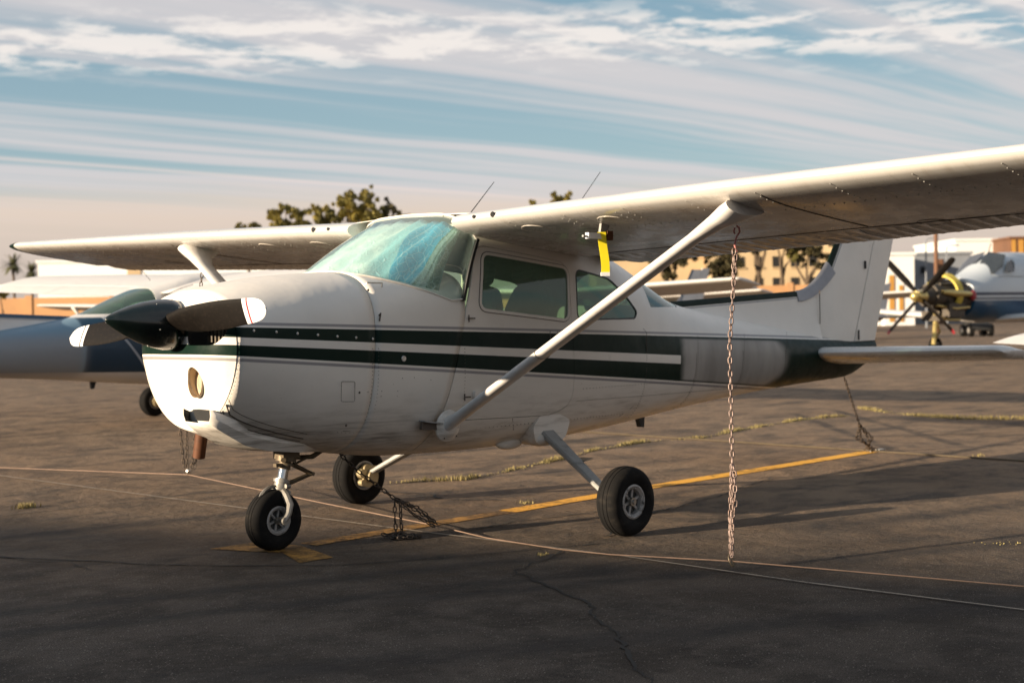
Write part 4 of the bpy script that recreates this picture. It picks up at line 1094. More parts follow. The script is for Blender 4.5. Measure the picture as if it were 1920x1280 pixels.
# ------------------------------------------------------------------ chains
def link_mesh(name, L, W, r, mt):
    q = MB(); pts = []; s_ = (L-W)/2; h = (W)/2-r
    for k in range(5): a = math.pi*k/4; pts.append((h*math.cos(a), 0, s_+h*math.sin(a)))
    for k in range(5): a = math.pi+math.pi*k/4; pts.append((h*math.cos(a), 0, -s_+h*math.sin(a)))
    q.tube(pts, r, 5, closed=True); o = q.build(name, mt, None, angle=80); me = o.data; bpy.data.objects.remove(o); return me
def chain(root, pts, me, pitch, tw=0., rnd=0., seed=1):
    R_ = random.Random(seed); pts = [Vector(p) for p in pts]; seg = [(pts[i+1]-pts[i]).length for i in range(len(pts)-1)]; tot = sum(seg); n = max(2, int(tot/pitch))
    for k in range(n):
        d_ = (k+.5)*tot/n; i = 0
        while i < len(seg)-1 and d_ > seg[i]: d_ -= seg[i]; i += 1
        tg = (pts[i+1]-pts[i]).normalized(); p = pts[i]+tg*d_
        o = bpy.data.objects.new('link', me); COL.objects.link(o); o.parent = root
        qx = tg.to_track_quat('Z', 'X') @ Matrix.Rotation(tw+(math.pi/2 if k % 2 else 0)+R_.uniform(-.25, .25), 3, 'Z').to_quaternion()
        if rnd: qx = qx @ Matrix.Rotation(R_.uniform(-rnd, rnd), 3, 'X').to_quaternion()
        o.location = p-root.location; o.rotation_mode = 'QUATERNION'; o.rotation_quaternion = qx
LK = link_mesh('link', .046, .027, .0042, M['chain']); LKD = link_mesh('link_dark', .046, .027, .0042, M['chaindk'])
def hook(root, p, h, mt):
    q = MB(); p = Vector(p)-root.location
    q.tube([p+Vector((.0, 0, .02)), p+Vector((.010, -.010, .01)), p+Vector((.012, -.012, -.015)), p+Vector((0, 0, -.04)), p+Vector((-.008, .008, -h*.7)), p+Vector((.0, 0, -h))], .0055, 6)
    q.tube([p+Vector((-.006, .006, .01)), p+Vector((-.010, .010, -.01)), p+Vector((-.006, .006, -.025))], .0045, 6); q.build('hook', mt, root)
ch = thing('tie_down_chain', 'rusty tie-down chain hanging from the near wing behind the big strut, doubled at its foot', 'chain', (.872, -2.5, .05), group='tie-down chains')
T0 = Vector((1.065, -2.42, 1.80)); hook(ch, T0, .12, M['pinkhook'])
chain(ch, [T0+Vector((-.005, 0, -.10)), (.935, -2.46, 1.2), (.886, -2.5, .56)], LK, .0345)
chain(ch, [(1.052, -2.41, 1.70), (1.03, -2.42, 1.50)], LK, .0345, .8)
for k, (a, b) in enumerate(((-.012, -.016), (.012, .014), (0.0, -.0))):
    chain(ch, [(.886+a*.4, -2.5+a*.4, .56), (.874+a, -2.5+a*1.4, .30), (.866+b, -2.5+b, .075)], LK, .0345, k*.7, .12, seed=k+2)
chain(ch, [(.888, -2.5, .56), (.868, -2.53, .50), (.862, -2.535, .36), (.868, -2.52, .30)], LK, .0345, .3, .1)
q = MB(); q.tube([Vector((.866, -2.5, .075))-ch.location+Vector((.016*math.cos(a), .012*math.sin(a), .03*math.sin(a)-.02)) for a in frange(0, 6.28, 10)[:-1]], .005, 6, closed=True); q.build('shackle', M['oily'], ch)
ch = thing('tie_down_chain', 'tie-down chain hanging from the far wing, seen beside the brown exhaust pipe', 'chain', (.845, 2.5, .2), group='tie-down chains')
chain(ch, [(.96, 2.45, 1.79), (.90, 2.48, 1.2), (.856, 2.5, .78)], LKD, .0345)
for k, a in enumerate((-.055, -.02, .03, .055)): chain(ch, [(.856+a*.3, 2.5-a*.3, .80), (.850+a, 2.5-a, .55), (.846+a*.5, 2.52-a*.5, .24)], LKD, .0345, k*.6, .12, seed=k+9)
q = MB(); q.sphere(Vector((.842, 2.53, .215))-ch.location, .018, 8, 6, (1, 1, 1.4)); q.build('shackle', M['metal'], ch)
ch = thing('tie_down_chain', 'dark chain slanting from the nose past the far main wheel, loose ends hanging', 'chain', (.54, -.2, .0), group='tie-down chains')
chain(ch, [(.145, -.10, .58), (.30, -.14, .43), (.539, -.20, .242)], LKD, .0345)
chain(ch, [(.539, -.20, .242), (.70, -.23, .15), (.835, -.26, .055)], LKD, .0345, .2, .1, 3); chain(ch, [(.535, -.21, .235), (.66, -.25, .13), (.80, -.275, .045)], LKD, .0345, .9, .12, 5)
chain(ch, [(.545, -.20, .24), (.72, -.22, .165), (.83, -.25, .065)], LKD, .0345, .5, .12, 6)
for x, y, s_ in ((.525, -.215, 3), (.555, -.235, 7)): chain(ch, [(x, y, .23), (x-.005, y-.005, .12), (x, y-.01, .02)], LKD, .0345, s_, .06, s_)
R_ = random.Random(4); pile = [Vector((.54+.10*math.cos(a*1.9)*(.5+.5*R_.random()), -.25+.10*math.sin(a*1.3+1), .010+.012*R_.random())) for a in frange(0, 12, 16)]
chain(ch, pile, LKD, .032, .3, .2, 8)
ch = thing('tie_down_chain', 'thin tie-down chain slanting from the dark tail down to the end of the yellow line', 'chain', (6.98, .3, .0), group='tie-down chains')
chain(ch, [(6.022, 0, .755), (6.287, .1, .561), (6.6, .2, .285)], LKD, .0345)
for k, (a, b) in enumerate(((.02, .0), (-.03, .02), (.05, -.03), (-.06, .05))): chain(ch, [(6.6, .2, .29), (6.76+a, .24-a, .15), (6.93+b, .30-b, .025)], LKD, .0345, k*.5, .12, k+20)
q = MB(); q.tube([(-.03, 0, .0), (-.02, 0, .03), (.02, 0, .03), (.03, 0, .0)], .008, 6); q.box((.12, -.02, .012), (.10, .05, .02)); q.build('ground_anchor', M['metal'], ch)
q = MB(); q.tube([(.84, 14, .012), (.84, 10, .012), (.84, 6.6, .02), (.843, 2.53, .19), (.84, .9, .10), (.838, -.24, .045), (.83, -.7, .012), (.79, -1.36, .010), (.82, -1.7, .012), (.866, -2.5, .052), (1.29, -3.55, .01), (1.55, -5, .01), (1.9, -8, .01)], .0036, 7)
tag(q.build('ground_cable', M['rope']), 'long weathered steel cable stretched over the tarmac under the green striped aircraft', 'cable')
q = MB(); q.tube([(7.4, 7, .012), (7.15, 3, .012), (6.98, .3, .012), (6.9, -1.2, .012), (7.0, -6, .012)], .009, 6)
tag(q.build('ground_cable', M['oily']), 'dark cable lying on the tarmac behind the tail at the end of the yellow line', 'cable')

# pitot tube with its cover
q = MB(); q.prism([(1.02, 1.90), (1.10, 1.90), (1.05, 1.80), (1.0, 1.80)], -1.508, -1.492); q.cyl((1.06, -1.5, 1.80), (.86, -1.5, 1.805), .009, .007, n=8); pt = q.build('pitot_tube', M['legpaint'], plane)
cv = thing('pitot_cover', 'bright yellow ribbon on a red and white cover hanging under the near wing', 'pitot cover', (1.0, -1.5, 1.80))
q = MB(); q.box((-.03, -.002, .008), (.15, .028, .034)); q.build('sleeve', M['tipwhite'], cv)
q = MB(); q.box((.075, -.002, .012), (.05, .042, .055)); q.build('sleeve_end', M['sleevered'] if 'sleevered' in M else M['exhaust'], cv)
q = MB(); rg = []
for i, t in enumerate(frange(0, 1, 12)):
    c_ = Vector((.0+.012*math.sin(t*3)+.02*t, -.022+.006*math.sin(t*5), .03-.235*t)); wv = Vector((.020, -.014, .0))*(1.0)
    rg.append([c_-wv, c_+wv, c_+wv+Vector((.002, .003, 0)), c_-wv+Vector((.002, .003, 0))])
q.loft(rg, True, cap0=True, cap1=True); q.build('ribbon', M['yellowtag'], cv)
q = MB(); q.box((.021, -.026, -.212), (.052, .012, .022), Matrix.Rotation(rad(-35), 3, 'Z')); q.build('ribbon_hem', M['tipwhite'], cv)

# ------------------------------------------------------------------ other aircraft
nb_, _ = make_plane('light_aircraft', 'blue and white high-wing aircraft parked tail-first at the left edge behind the propeller', 'airplane', (7.575, 10.13, 0), math.pi, 'bluepaint', False, tipmat=M['plainwing'], group='parked high-wing aircraft')
nb_['group'] = 'parked high-wing aircraft'; plane['group'] = 'parked high-wing aircraft'
if 'ws' in nb_: del nb_['ws']
if 'ws' in plane: del plane['ws']
def far_plane(loc, rz, label):
    c = copy_tree(nb_); c.location = loc; c.rotation_euler = (0, 0, rz); c['label'] = label; return c
p = gp(1312, 41); far_plane((p.x-6.6, p.y, 0), 0, 'distant aircraft whose pale fin shows above its wing under the near wing strut')
p = gp(1428, 52); far_plane((p.x-.9, p.y+5.4, 0), 0, 'farthest pale wing seen just above the dorsal fin, below another wing')
p = gp(1745, 62); far_plane((p.x-.9, p.y+5.4, 0), 0, 'white high-wing aircraft partly behind the uncowled engine at the right')
p = gp(185, 55); far_plane((p.x-.8, p.y-.6, 0), 0, 'small distant aircraft in front of the orange wall, thin white wing at the left')
p = gp(1912, 17.7); o_ = Matrix.Rotation(rad(158), 3, 'Z') @ Vector((5.85, -1.70, 0)); far_plane((p.x-o_.x, p.y-o_.y, 0), rad(158), 'aircraft at the right edge with only its grey tailplane tip in view')

# turboprop with its engine uncovered
M['tpwhite'] = mat('turboprop white', (.46, .50, .53), .3, var=.05); M['tpblue'] = mat('turboprop blue', (.010, .06, .13), .3, coat=.2); M['tpnavy'] = mat('navy band', (.006, .018, .05), .35)
M['yellowcowl'] = mat('yellow primer', (.52, .40, .05), .5, dirt=(.1, .07, .02)); M['gold'] = mat('brassy pipes', (.55, .42, .16), .3, metal=.7, dirt=(.1, .07, .03), dscale=14); M['red'] = mat('red cover', (.30, .02, .03), .5)
M['tpglass'] = mat('dark cockpit glass', (.035, .04, .045), .08, coat=.3)
hub = gp(1724, 37); tp = thing('turboprop_aircraft', 'blue and white turboprop with its engine uncovered and four-blade propeller, right background', 'airplane', (hub.x, hub.y, 0))
tab = [(1.95, 1.62, .50, .50), (2.4, 1.63, .60, .60), (3.0, 1.68, .66, .70), (3.7, 1.75, .69, .80), (5.0, 1.78, .70, .84), (7.0, 1.78, .68, .82), (9.0, 1.80, .45, .60), (11.5, 1.95, .12, .22)]
def tsec(x):
    zc_, hw, hh = (interp(tab, x, j) for j in (1, 2, 3)); n_ = 40; out = []
    top = hh*(1 + .0); cab_ = .22*max(0, min(1, (x-2.6)/1.2))*max(0, min(1, (9-x)/2))
    for k in range(n_):
        a = 2*math.pi*(k+.5)/n_-math.pi/2; c_, s_ = math.cos(a), math.sin(a)
        y = hw*math.copysign(abs(c_)**.85, c_); z = zc_+(hh+(cab_ if s_ > 0 else 0))*math.copysign(abs(s_)**.85, s_)
        out.append(Vector((x, y*(1-.12*max(0, s_)*cab_/.22), z)))
    return out
def tmi(i, k):
    R0 = TR[i]; z = (R0[k].z+R0[(k+1) % 40].z)/2
    return 1 if z < 1.64 else (2 if z < 1.74 else 0)
TR = [tsec(x) for x in frange(1.95, 11.5, 36)]
m_, T, b_ = new_mat('turboprop two tone paint'); Zs = T.sep(T.obj())[2]
cc_ = T.mix(T.ss(Zs, 1.52, 1.53), (.010, .06, .13, 1), (.46, .50, .53)); cc_ = T.mix(T.band(Zs, 1.56, 1.60), cc_, (.006, .018, .05)); cc_ = T.mix(T.band(Zs, 1.66, 1.74), cc_, (.006, .018, .05))
T.put(b_.inputs['Base Color'], cc_); b_.inputs['Roughness'].default_value = .3
q = MB(); q.loft(TR, True, cap0=True, cap1=True); q.build('fuselage', m_, tp, angle=50)
def tpatch(nm, pts, off=.012):
    q = MB(); q.raw([Vector(p) for p in pts], [tuple(range(len(pts)))]); q.raw([Vector(p)+Vector((.03, .03 if p[1] < 0 else -.03, -.02)) for p in pts], [tuple(range(len(pts)-1, -1, -1))]); return q.build(nm, M['tpglass'], tp, smooth=False)
q = MB()   # cockpit bubble with framed panes
cb = [[Vector((x, y*w_, z)) for y, z in ((-.62, zb_), (-.60, zb_+.3*h), (-.48, zb_+.75*h), (-.25, zb_+.97*h), (0, zb_+h), (.25, zb_+.97*h), (.48, zb_+.75*h), (.60, zb_+.3*h), (.62, zb_))] for x, w_, zb_, h in ((2.75, .75, 2.12, .10), (3.05, .93, 2.14, .25), (3.4, 1.02, 2.16, .48), (3.75, 1.06, 2.16, .60), (4.2, 1.08, 2.16, .62), (5.4, 1.08, 2.16, .58))]
q.loft(cb, closed=False, cap0=False); q.build('cockpit_shell', M['tpwhite'], tp, angle=60)
for sg in (-1, 1):
    q = MB(); q.raw([(2.93, sg*.04, 2.27), (2.95, sg*.54, 2.20), (3.36, sg*.60, 2.42), (3.72, sg*.50, 2.70), (3.66, sg*.05, 2.80), (3.3, sg*.05, 2.60)], [(0, 1, 2, 3, 4, 5)])
    q.v = [v_+Vector((-.05, 0, .03)) for v_ in q.v]; solid(q.build('windscreen', M['tpglass'], tp, smooth=False), .02)
    q = MB(); q.raw([(3.30, sg*.66, 2.27), (3.75, sg*.685, 2.27), (3.80, sg*.67, 2.50), (3.72, sg*.62, 2.60), (3.5, sg*.62, 2.52)], [(0, 1, 2, 3, 4)]); solid(q.build('side_window', M['tpglass'], tp, smooth=False), .02)
    q = MB(); rg = []
    for y, x0, x1, z in ((.3, 3.4, 5.3, 1.02), (1.2, 3.5, 5.2, 1.08), (3.5, 3.75, 5.0, 1.26), (6.2, 4.05, 4.85, 1.46), (6.3, 4.2, 4.8, 1.47)):
        rg.append([Vector((x0+(x1-x0)*f, sg*y, z+h*(x1-x0))) for f, h in ((0, 0), (.03, .035), (.15, .065), (.4, .07), (1, 0), (.4, -.04), (.15, -.045), (.03, -.025))])
    q.loft(rg, True, cap0=True, cap1=True); q.build('wing', M['plainwing'], tp, angle=50)
    q = MB(); q.cyl((4.3, sg*1.9, .95), (4.3, sg*1.9, .3), .05); gl = q.build('main_gear', M['gold'], tp); wh = bpy.data.objects.new('wheel', None); COL.objects.link(wh); wh.parent = tp; wheel('wheel', (4.3, sg*1.9, .27), .27, .2, .12, wh, -1)
q = MB(); q.cyl((.45, 0, 1.66), (1.95, 0, 1.62), .30, .44, n=20); q.cyl((.15, 0, 1.65), (.5, 0, 1.66), .16, .28, n=18)
for k in range(9):
    a = 2*math.pi*k/9; q.cyl((.6+.05*k, .34*math.cos(a), 1.66+.34*math.sin(a)), (1.85, .42*math.cos(a+.3), 1.62+.44*math.sin(a+.3)), .035, n=8)
q.box((1.2, -.30, 1.30), (.8, .2, .35)); q.box((1.3, .1, 1.15), (1.1, .5, .25)); q.build('engine', M['engine'], tp)
q = MB(); q.lathe([(.42, 0), (.47, 0), (.50, .22), (.45, .22)], (1.15, 0, 1.72), axis=(1, 0, .1), n=32); q.build('cowl_ring', M['yellowcowl'], tp)
q = MB(); q.tube([(.6, -.33, 1.75), (1.0, -.46, 1.72), (1.7, -.50, 1.70)], [.05, .09, .07], 10); q.tube([(.5, -.2, 1.42), (1.1, -.42, 1.33), (1.8, -.42, 1.36)], .03, 8); q.tube([(.4, -.2, 1.2), (.9, -.3, 1.05), (1.5, -.3, 1.04)], .035, 8)
q.cyl((-.16, 0, 1.65), (.18, 0, 1.65), .13, .17, n=18); q.sphere((-.2, 0, 1.65), .12, 12, 8); q.build('pipes', M['gold'], tp)
q = MB(); q.sphere((1.85, -.50, 1.66), .13, 12, 8, (1, .6, 1)); q.build('intake_cover', M['red'], tp)
q = MB(); q.cyl((.0, 0, 1.65), (.12, 0, 1.65), .14, n=16); pr = q.build('propeller', M['seal'], tp)
for k in range(4):
    a = rad(45)+k*math.pi/2; D_ = Vector((0, math.cos(a), math.sin(a))); C_ = Vector((1, 0, 0)).cross(D_); q = MB(); rg = []
    for r, wd, th in ((.12, .05, .05), (.25, .055, .04), (.5, .085, .025), (.9, .09, .016), (1.2, .085, .012), (1.28, .07, .01), (1.31, .03, .006)):
        cv_ = (C_*.75+Vector((.66, 0, 0))); nv = cv_.cross(D_); rg.append([Vector((.06, 0, 1.65))+D_*r+cv_*(math.cos(t)*wd)+nv*(math.sin(t)*th) for t in frange(0, 2*math.pi, 10)[:-1]])
    q.loft(rg, True, cap0=True, cap1=True, mif=lambda i, k_, D_=D_: 1 if i >= 4 and D_.z < 0 else 0); q.build('blade', [M['blade'], M['red']], pr, angle=60)
q = MB(); q.cyl((.85, 0, 1.25), (.70, 0, .35), .055, n=10); q.tube([(.72, -.05, .6), (.95, -.05, .75), (.82, -.05, .95)], .03, 6); q.build('nose_gear', M['gold'], tp)
wh = bpy.data.objects.new('wheel', None); COL.objects.link(wh); wh.parent = tp; wheel('wheel', (.68, 0, .22), .22, .16, .1, wh, -1)
q = MB(); q.tube([(3.7, 0, 2.76), (3.85, 0, 3.05)], .012, 5); q.build('antenna', M['seal'], tp)

# small tow tractor beyond
p = gp(1832, 69); tg_ = thing('tow_tractor', 'small dark tow tractor parked beyond the turboprop', 'tractor', (p.x, p.y, 0), .8)
q = MB(); q.prism(rpoly([(-.75, .28), (.75, .28), (.75, .62), (.1, .66), (0, .80), (-.2, .80), (-.3, .58), (-.75, .58)], .05), -.45, .45); q.build('body', M['panel'], tg_)
for x in (-.48, .5):
    for y in (-.45, .45):
        q = MB(); q.cyl((x, y-.1, .29), (x, y+.1, .29), .29, n=20); wl_ = q.build('wheel', M['rubber'], tg_); q = MB(); q.cyl((x, y-.11, .29), (x, y+.11, .29), .13, n=14); q.build('rim', M['rim'], wl_)

# ------------------------------------------------------------------ walls and buildings
M['stucco'] = mat('orange tan stucco', (.46, .25, .115), .85, scale=.6); M['bldwhite'] = mat('white metal cladding', (.70, .70, .69), .6, scale=.2, var=.05)
M['bldgrey'] = mat('grey cladding', (.20, .215, .24), .7, scale=.3); M['tan'] = mat('tan render', (.46, .34, .20), .85, scale=.4); M['brown'] = mat('brown timber', (.13, .06, .03), .7, scale=.6)
M['ochre'] = mat('ochre panel', (.42, .21, .04), .7, scale=.5)
wl_ = thing('boundary_wall', 'long low orange-tan wall running along the far edge of the apron', 'wall', tuple(gp(700, 88)))
a0, a1 = gp(-260, 88), gp(1640, 88); dv = (a1-a0); n_ = 12; ang = math.atan2(dv.y, dv.x); RM = Matrix.Rotation(ang, 3, 'Z')
for k in range(n_):
    c_ = a0+dv*((k+.5)/n_)-wl_.location; q = MB(); q.box(c_+Vector((0, 0, 1.42)), (dv.length/n_-.42, .22, 2.84), RM); q.build('wall_panel', M['stucco'], wl_)
    c_ = a0+dv*(k/n_)-wl_.location; q = MB(); q.box(c_+Vector((0, 0, 1.49)), (.40, .34, 2.98), RM); q.build('pier', M['stucco'], wl_)
def building(name, label, px0, px1, dep, h, deep, mt, wins=(), roof=None, par=.25):
    a, b2 = gp(px0, dep), gp(px1, dep); W_ = (b2-a).length; mid = (a+b2)/2; t = thing(name, label, 'building', tuple(mid), -YAW)
    q = MB(); q.box((0, deep/2, h/2), (W_, deep, h)); q.build('walls', mt, t, smooth=False)
    q = MB(); q.box((0, deep/2, h+.08), (W_+.3, deep+.3, .22)); q.build('roof', roof or mt, t, smooth=False)
    for (u0, u1, z0, z1, m_, nm) in wins:
        x0 = -W_/2+W_*u0; x1 = -W_/2+W_*u1; q = MB(); q.box(((x0+x1)/2, -.02, (z0+z1)/2), (x1-x0, .12, z1-z0)); f_ = q.build(nm, m_, t, smooth=False)
        if nm == 'window':
            q = MB(); q.box(((x0+x1)/2, -.05, z0-.06), (x1-x0+.2, .22, .1)); q.build('sill', mt, f_, smooth=False)
    return t
building('hangar', 'long low white hangar behind the far wing at the left', 74, 575, 130, 6.6, 18, M['bldwhite'], [(.335, .385, 0, 6.75, M['tan'], 'pillar'), (.62, .75, 0, 4.6, M['bldgrey'], 'door'), (.8, .93, 0, 4.6, M['bldgrey'], 'door')])
wn = []
for j, z in enumerate((1.4, 3.2, 5.0)):
    for k in range(9): wn.append((.04+.105*k, .085+.105*k, z, z+.9, M['dark'], 'window'))
building('building', 'tan three-storey building with small dark windows behind the trees', 1335, 1660, 125, 7.2, 12, M['tan'], wn)
building('building', 'tan low building left of the three-storey one, behind the dark trees', 1120, 1325, 128, 6.0, 12, M['tan'], [(.1, .2, 1, 2.4, M['dark'], 'window'), (.4, .5, 1, 2.4, M['dark'], 'window'), (.7, .8, 1, 2.4, M['dark'], 'window')])
building('building', 'small bright white block just right of the fin', 1660, 1716, 118, 5.6, 10, M['bldwhite'], [(.15, .32, .3, 4.0, M['ochre'], 'door'), (.48, .62, .3, 3.2, M['ochre'], 'door')])
building('building', 'grey block with dark doorway between the white blocks', 1717, 1822, 124, 5.8, 12, M['bldgrey'], [(.24, .34, .2, 3.6, M['dark'], 'door'), (.38, .5, 0, 5.4, M['brown'], 'door'), (.1, .2, 4.2, 4.8, M['dark'], 'window')])
building('building', 'tall bright white block behind the cockpit of the turboprop', 1794, 1871, 140, 7.6, 14, M['bldwhite'])
building('building', 'brown block with ochre columns at the right edge', 1897, 1990, 135, 7.5, 12, M['brown'], [(.02, .1, 0, 7.4, M['ochre'], 'column'), (.16, .26, 0, 7.4, M['ochre'], 'column'), (.4, .5, 0, 7.4, M['ochre'], 'column')])
for px, dp, h, r, lab in ((1757, 80, 8.5, .11, 'tall brown timber pole right of the fin'),):
    p = gp(px, dp); q = MB(); q.cyl((p.x, p.y, 0), (p.x, p.y, h), r*1.1, r*.9, n=10); tag(q.build('utility_pole', M['pole'] if 'pole' in M else M['brown']), lab, 'pole')
for px, dp, h, lab in ((1738, 100, 5.9, 'slim grey lamp post left of the timber pole'), (1777, 100, 5.4, 'slim grey lamp post right of the timber pole')):
    p = gp(px, dp); t = thing('lamp_post', lab, 'lamp post', tuple(p), -YAW); q = MB(); q.cyl((0, 0, 0), (0, 0, h), .07, .05, n=8); q.tube([(0, 0, h), (.15, 0, h+.12), (.5, 0, h+.15)], .04, 6); q.build('post', M['bldgrey'], t)
    q = MB(); q.box((.6, 0, h+.13), (.45, .2, .10)); q.build('lamp_head', M['bldgrey'], t)
# building whose shadow lies across the foreground (outside the frame, towards the sun)
E1, E2 = Vector((-22.9, 7.7, 0)), Vector((-.34, 1, 0)).normalized()
q = MB(); rot = Matrix.Rotation(math.atan2(E2.y, E2.x), 3, 'Z'); cc = E1+E2*4+Vector((-E2.y, E2.x, 0))*6.0
t = thing('hangar', 'grey hangar outside the frame that shades the foreground', 'building', tuple(cc), math.atan2(E2.y, E2.x))
q.box((0, 0, 2.3), (90, 12, 4.6)); q.build('walls', M['bldgrey'], t, smooth=False)
q = MB(); q.prism([(-6.1, 4.61), (6.1, 4.61), (0, 5.0)], -45, 45, plane='yz'); q.build('roof', M['bldgrey'], t, smooth=False)

# ------------------------------------------------------------------ trees
M['bark'] = mat('bark', (.10, .07, .045), .9, bump=.3, bscale=20)
def leaf_mat(name, a, b_):
    m, T, b = new_mat(name); v = T.obj(); n = T.noise(v, .9, 3); n2 = T.noise(v, 9., 3)
    T.put(b.inputs['Base Color'], T.mix(T.ss(T.add(T.mul(n, .6), T.mul(n2, .4)), .38, .62), (*a, 1), b_)); b.inputs['Roughness'].default_value = .7
    return m
M['leafy'] = leaf_mat('olive sunlit leaves', (.13, .115, .03), (.34, .27, .06)); M['leafd'] = leaf_mat('dark leaves', (.035, .032, .014), (.10, .078, .028)); M['palm'] = leaf_mat('palm fronds', (.05, .055, .02), (.10, .095, .03))
def tree(px, dp, blobs, lab, mt, dens=1.0, seed=1, trunk_r=.22, leaf=.13, group='trees beyond the apron', cat='tree', nm='tree'):
    """blobs: (dx metres along the view's right, z, radius)"""
    R_ = random.Random(seed); p = gp(px, dp); t = thing(nm, lab, cat, tuple(p), -YAW, group); vs, fs = [], []
    q = MB(); zb_ = min(z-r for _, z, r in blobs); cx_ = sum(b[0] for b in blobs)/len(blobs); fork = Vector((cx_*.3, 0, max(1.2, zb_*.75)))
    q.tube([(0, 0, 0), (.06, .02, fork.z*.5), tuple(fork)], [trunk_r, trunk_r*.85, trunk_r*.7], 8)
    for dx_, z, r in blobs:
        yj = R_.uniform(-.5, .5)*r; c_ = Vector((dx_, yj, z)); q.tube([tuple(fork), tuple(fork.lerp(c_, .5)+Vector((R_.uniform(-.2, .2), R_.uniform(-.2, .2), .1))), tuple(c_)], [trunk_r*.5, trunk_r*.3, trunk_r*.12], 6)
        r *= 1.22; n_ = int(420*dens*r*r/(leaf/.17)**2)+20; subs = []
        for _ in range(max(10, int(22*r))):
            d_ = Vector((R_.gauss(0, 1), R_.gauss(0, 1), R_.gauss(0, .8))).normalized(); subs.append((c_+d_*r*R_.uniform(.2, 1.0), r*R_.uniform(.14, .34)))
        for _ in range(n_*3):
            sc_, sr_ = R_.choice(subs); d_ = Vector((R_.gauss(0, 1), R_.gauss(0, 1), R_.gauss(0, 1))).normalized(); o_ = sc_+d_*sr_*R_.random()**.45
            a_ = Vector((R_.gauss(0, 1), R_.gauss(0, 1), R_.gauss(0, 1))).normalized(); b_ = a_.orthogonal().normalized(); s_ = leaf*R_.uniform(.5, 1.2); L_ = len(vs)
            vs += [o_-a_*s_, o_+b_*s_*.45, o_+a_*s_, o_-b_*s_*.45]; fs.append((L_, L_+1, L_+2, L_+3))
    q.build('trunk', M['bark'], t); mk('crown', vs, fs, mt, t, smooth=False); return t
def pb(px_c, dp, lst):    # blobs given as (px, py, radius px) at that depth
    return [((x-px_c)*dp/FPX, 1.363+(590.1+(960-x)*.0168-y)*dp/FPX, r*dp/FPX) for x, y, r in lst]
D = 105
tree(470, D, pb(470, D, [(455, 428, 9), (482, 424, 10), (468, 436, 12), (470, 460, 14)]), 'small olive treetops farthest left above the far wing', M['leafy'], 1.2, 1)
tree(540, D, pb(540, D, [(513, 405, 14), (540, 392, 13), (562, 402, 15), (535, 414, 18), (525, 425, 14), (570, 420, 14), (545, 450, 22)]), 'rounded olive tree above the far wing, left of the tall one', M['leafy'], 1.3, 2)
tree(612, D, pb(612, D, [(600, 402, 15), (620, 394, 13), (612, 415, 18), (634, 410, 10), (612, 445, 20)]), 'dark olive tree just left of the tallest tree', M['leafy'], 1.3, 3)
tree(686, D, pb(686, D, [(655, 382, 20), (692, 364, 15), (700, 385, 16), (668, 400, 20), (710, 404, 18), (688, 412, 18), (645, 405, 14), (685, 440, 24)]), 'tallest olive tree above the windshield, two-lobed crown', M['leafy'], 1.3, 4)
tree(735, D, pb(735, D, [(728, 388, 14), (742, 396, 11), (725, 408, 14), (733, 440, 18)]), 'darker tree touching the right of the tallest one', M['leafd'], 1.3, 5)
tree(760, D, pb(760, D, [(757, 408, 11), (768, 409, 8), (757, 435, 14)]), 'low yellowish tree at the right end of the treetop row', M['leafy'], 1.3, 6)
tree(1005, D, pb(1005, D, [(1001, 384, 10), (1010, 400, 14), (1000, 430, 18)]), 'small treetop left of the second antenna', M['leafy'], 1.2, 7)
tree(1053, D, pb(1053, D, [(1047, 372, 13), (1065, 374, 12), (1053, 390, 16), (1055, 425, 20)]), 'treetop directly beside the foot of the second antenna', M['leafy'], 1.2, 8)
D = 98
tree(1262, D, pb(1262, D, [(1245, 485, 24), (1275, 478, 26), (1255, 510, 18), (1220, 478, 20)]), 'dark bushy tree seen just behind the wing strut', M['leafd'], 1.4, 11, .3)
tree(1358, D, pb(1358, D, [(1345, 498, 20), (1372, 500, 19), (1358, 470, 26), (1360, 515, 18)]), 'dark rounded tree between strut and tie-down chain', M['leafd'], 1.5, 12, .25)
tree(1423, D, pb(1423, D, [(1410, 448, 22), (1440, 440, 24), (1425, 466, 14)]), 'tree with thick straight trunk just right of the tie-down chain', M['leafy'], .9, 13, .30)
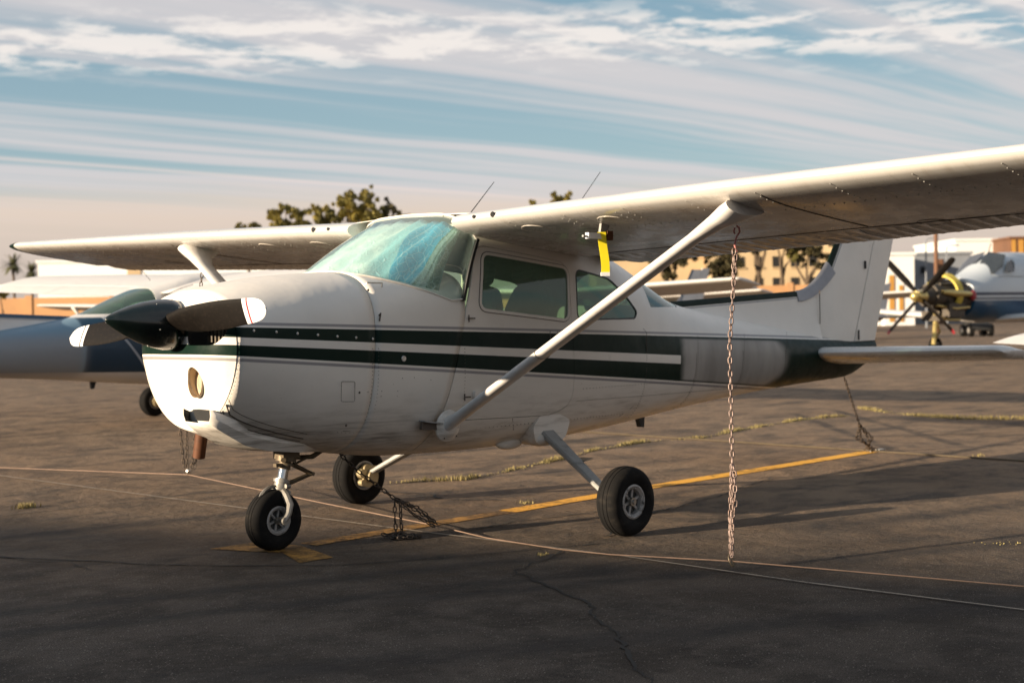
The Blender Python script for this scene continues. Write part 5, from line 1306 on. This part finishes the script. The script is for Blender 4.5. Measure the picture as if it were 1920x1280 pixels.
tree(1465, D, pb(1465, D, [(1455, 445, 20), (1480, 450, 22), (1492, 478, 12)]), 'tree with straight dark trunk left of the forked tree', M['leafy'], .9, 14, .22)
tree(1512, D, pb(1512, D, [(1490, 472, 18), (1520, 465, 20), (1542, 478, 17), (1505, 488, 12), (1535, 495, 9)]), 'forked tree directly left of the fin', M['leafd'], 1.0, 15, .2)
tree(1590, D, pb(1590, D, [(1580, 450, 26), (1620, 455, 24), (1600, 480, 20)]), 'tree hidden mostly behind the fin', M['leafd'], .8, 16)
tree(8, 84, pb(8, 84, [(-6, 548, 10), (10, 549, 9)]), 'low green bush at the left edge before the orange wall', M['leafy'], 1.2, 21, .08, .12, None, 'bush', 'bush')
def palm(px, dp, zc_, r, lab, seed):
    R_ = random.Random(seed); p = gp(px, dp); t = thing('palm_tree', lab, 'palm tree', tuple(p), -YAW, 'palm trees by the hangar'); q = MB(); q.tube([(0, 0, 0), (.1, 0, zc_*.5), (0, 0, zc_)], [.3, .22, .2], 8); q.build('trunk', M['bark'], t); vs, fs = [], []
    for k in range(46):
        an = R_.uniform(0, 6.28); el = R_.uniform(-.8, 1.35); ln_ = r*R_.uniform(.8, 1.1); d_ = Vector((math.cos(an)*math.cos(el), math.sin(an)*math.cos(el), math.sin(el))); prev = Vector((0, 0, zc_)); sd_ = Vector((-math.sin(an), math.cos(an), 0))
        for s_ in range(5):
            nx_ = prev+d_*ln_/5; d_ = (d_+Vector((0, 0, -.16))).normalized()
            for sg in (-1, 1):
                for m_ in range(3):
                    o_ = prev.lerp(nx_, m_/3); w_ = r*.22*(1-s_/6); L_ = len(vs); vs += [o_, o_+d_*.10*r, o_+sd_*sg*w_+d_*.18*r+Vector((0, 0, -.1*w_))]; fs.append((L_, L_+1, L_+2))
            prev = nx_
    mk('crown', vs, fs, M['palm'], t, smooth=False)
palm(28, 240, 10.6, 2.2, 'larger palm under the far wing tip, leftmost', 3); palm(62, 240, 9.6, 1.7, 'smaller palm beside the left end of the white hangar', 5)
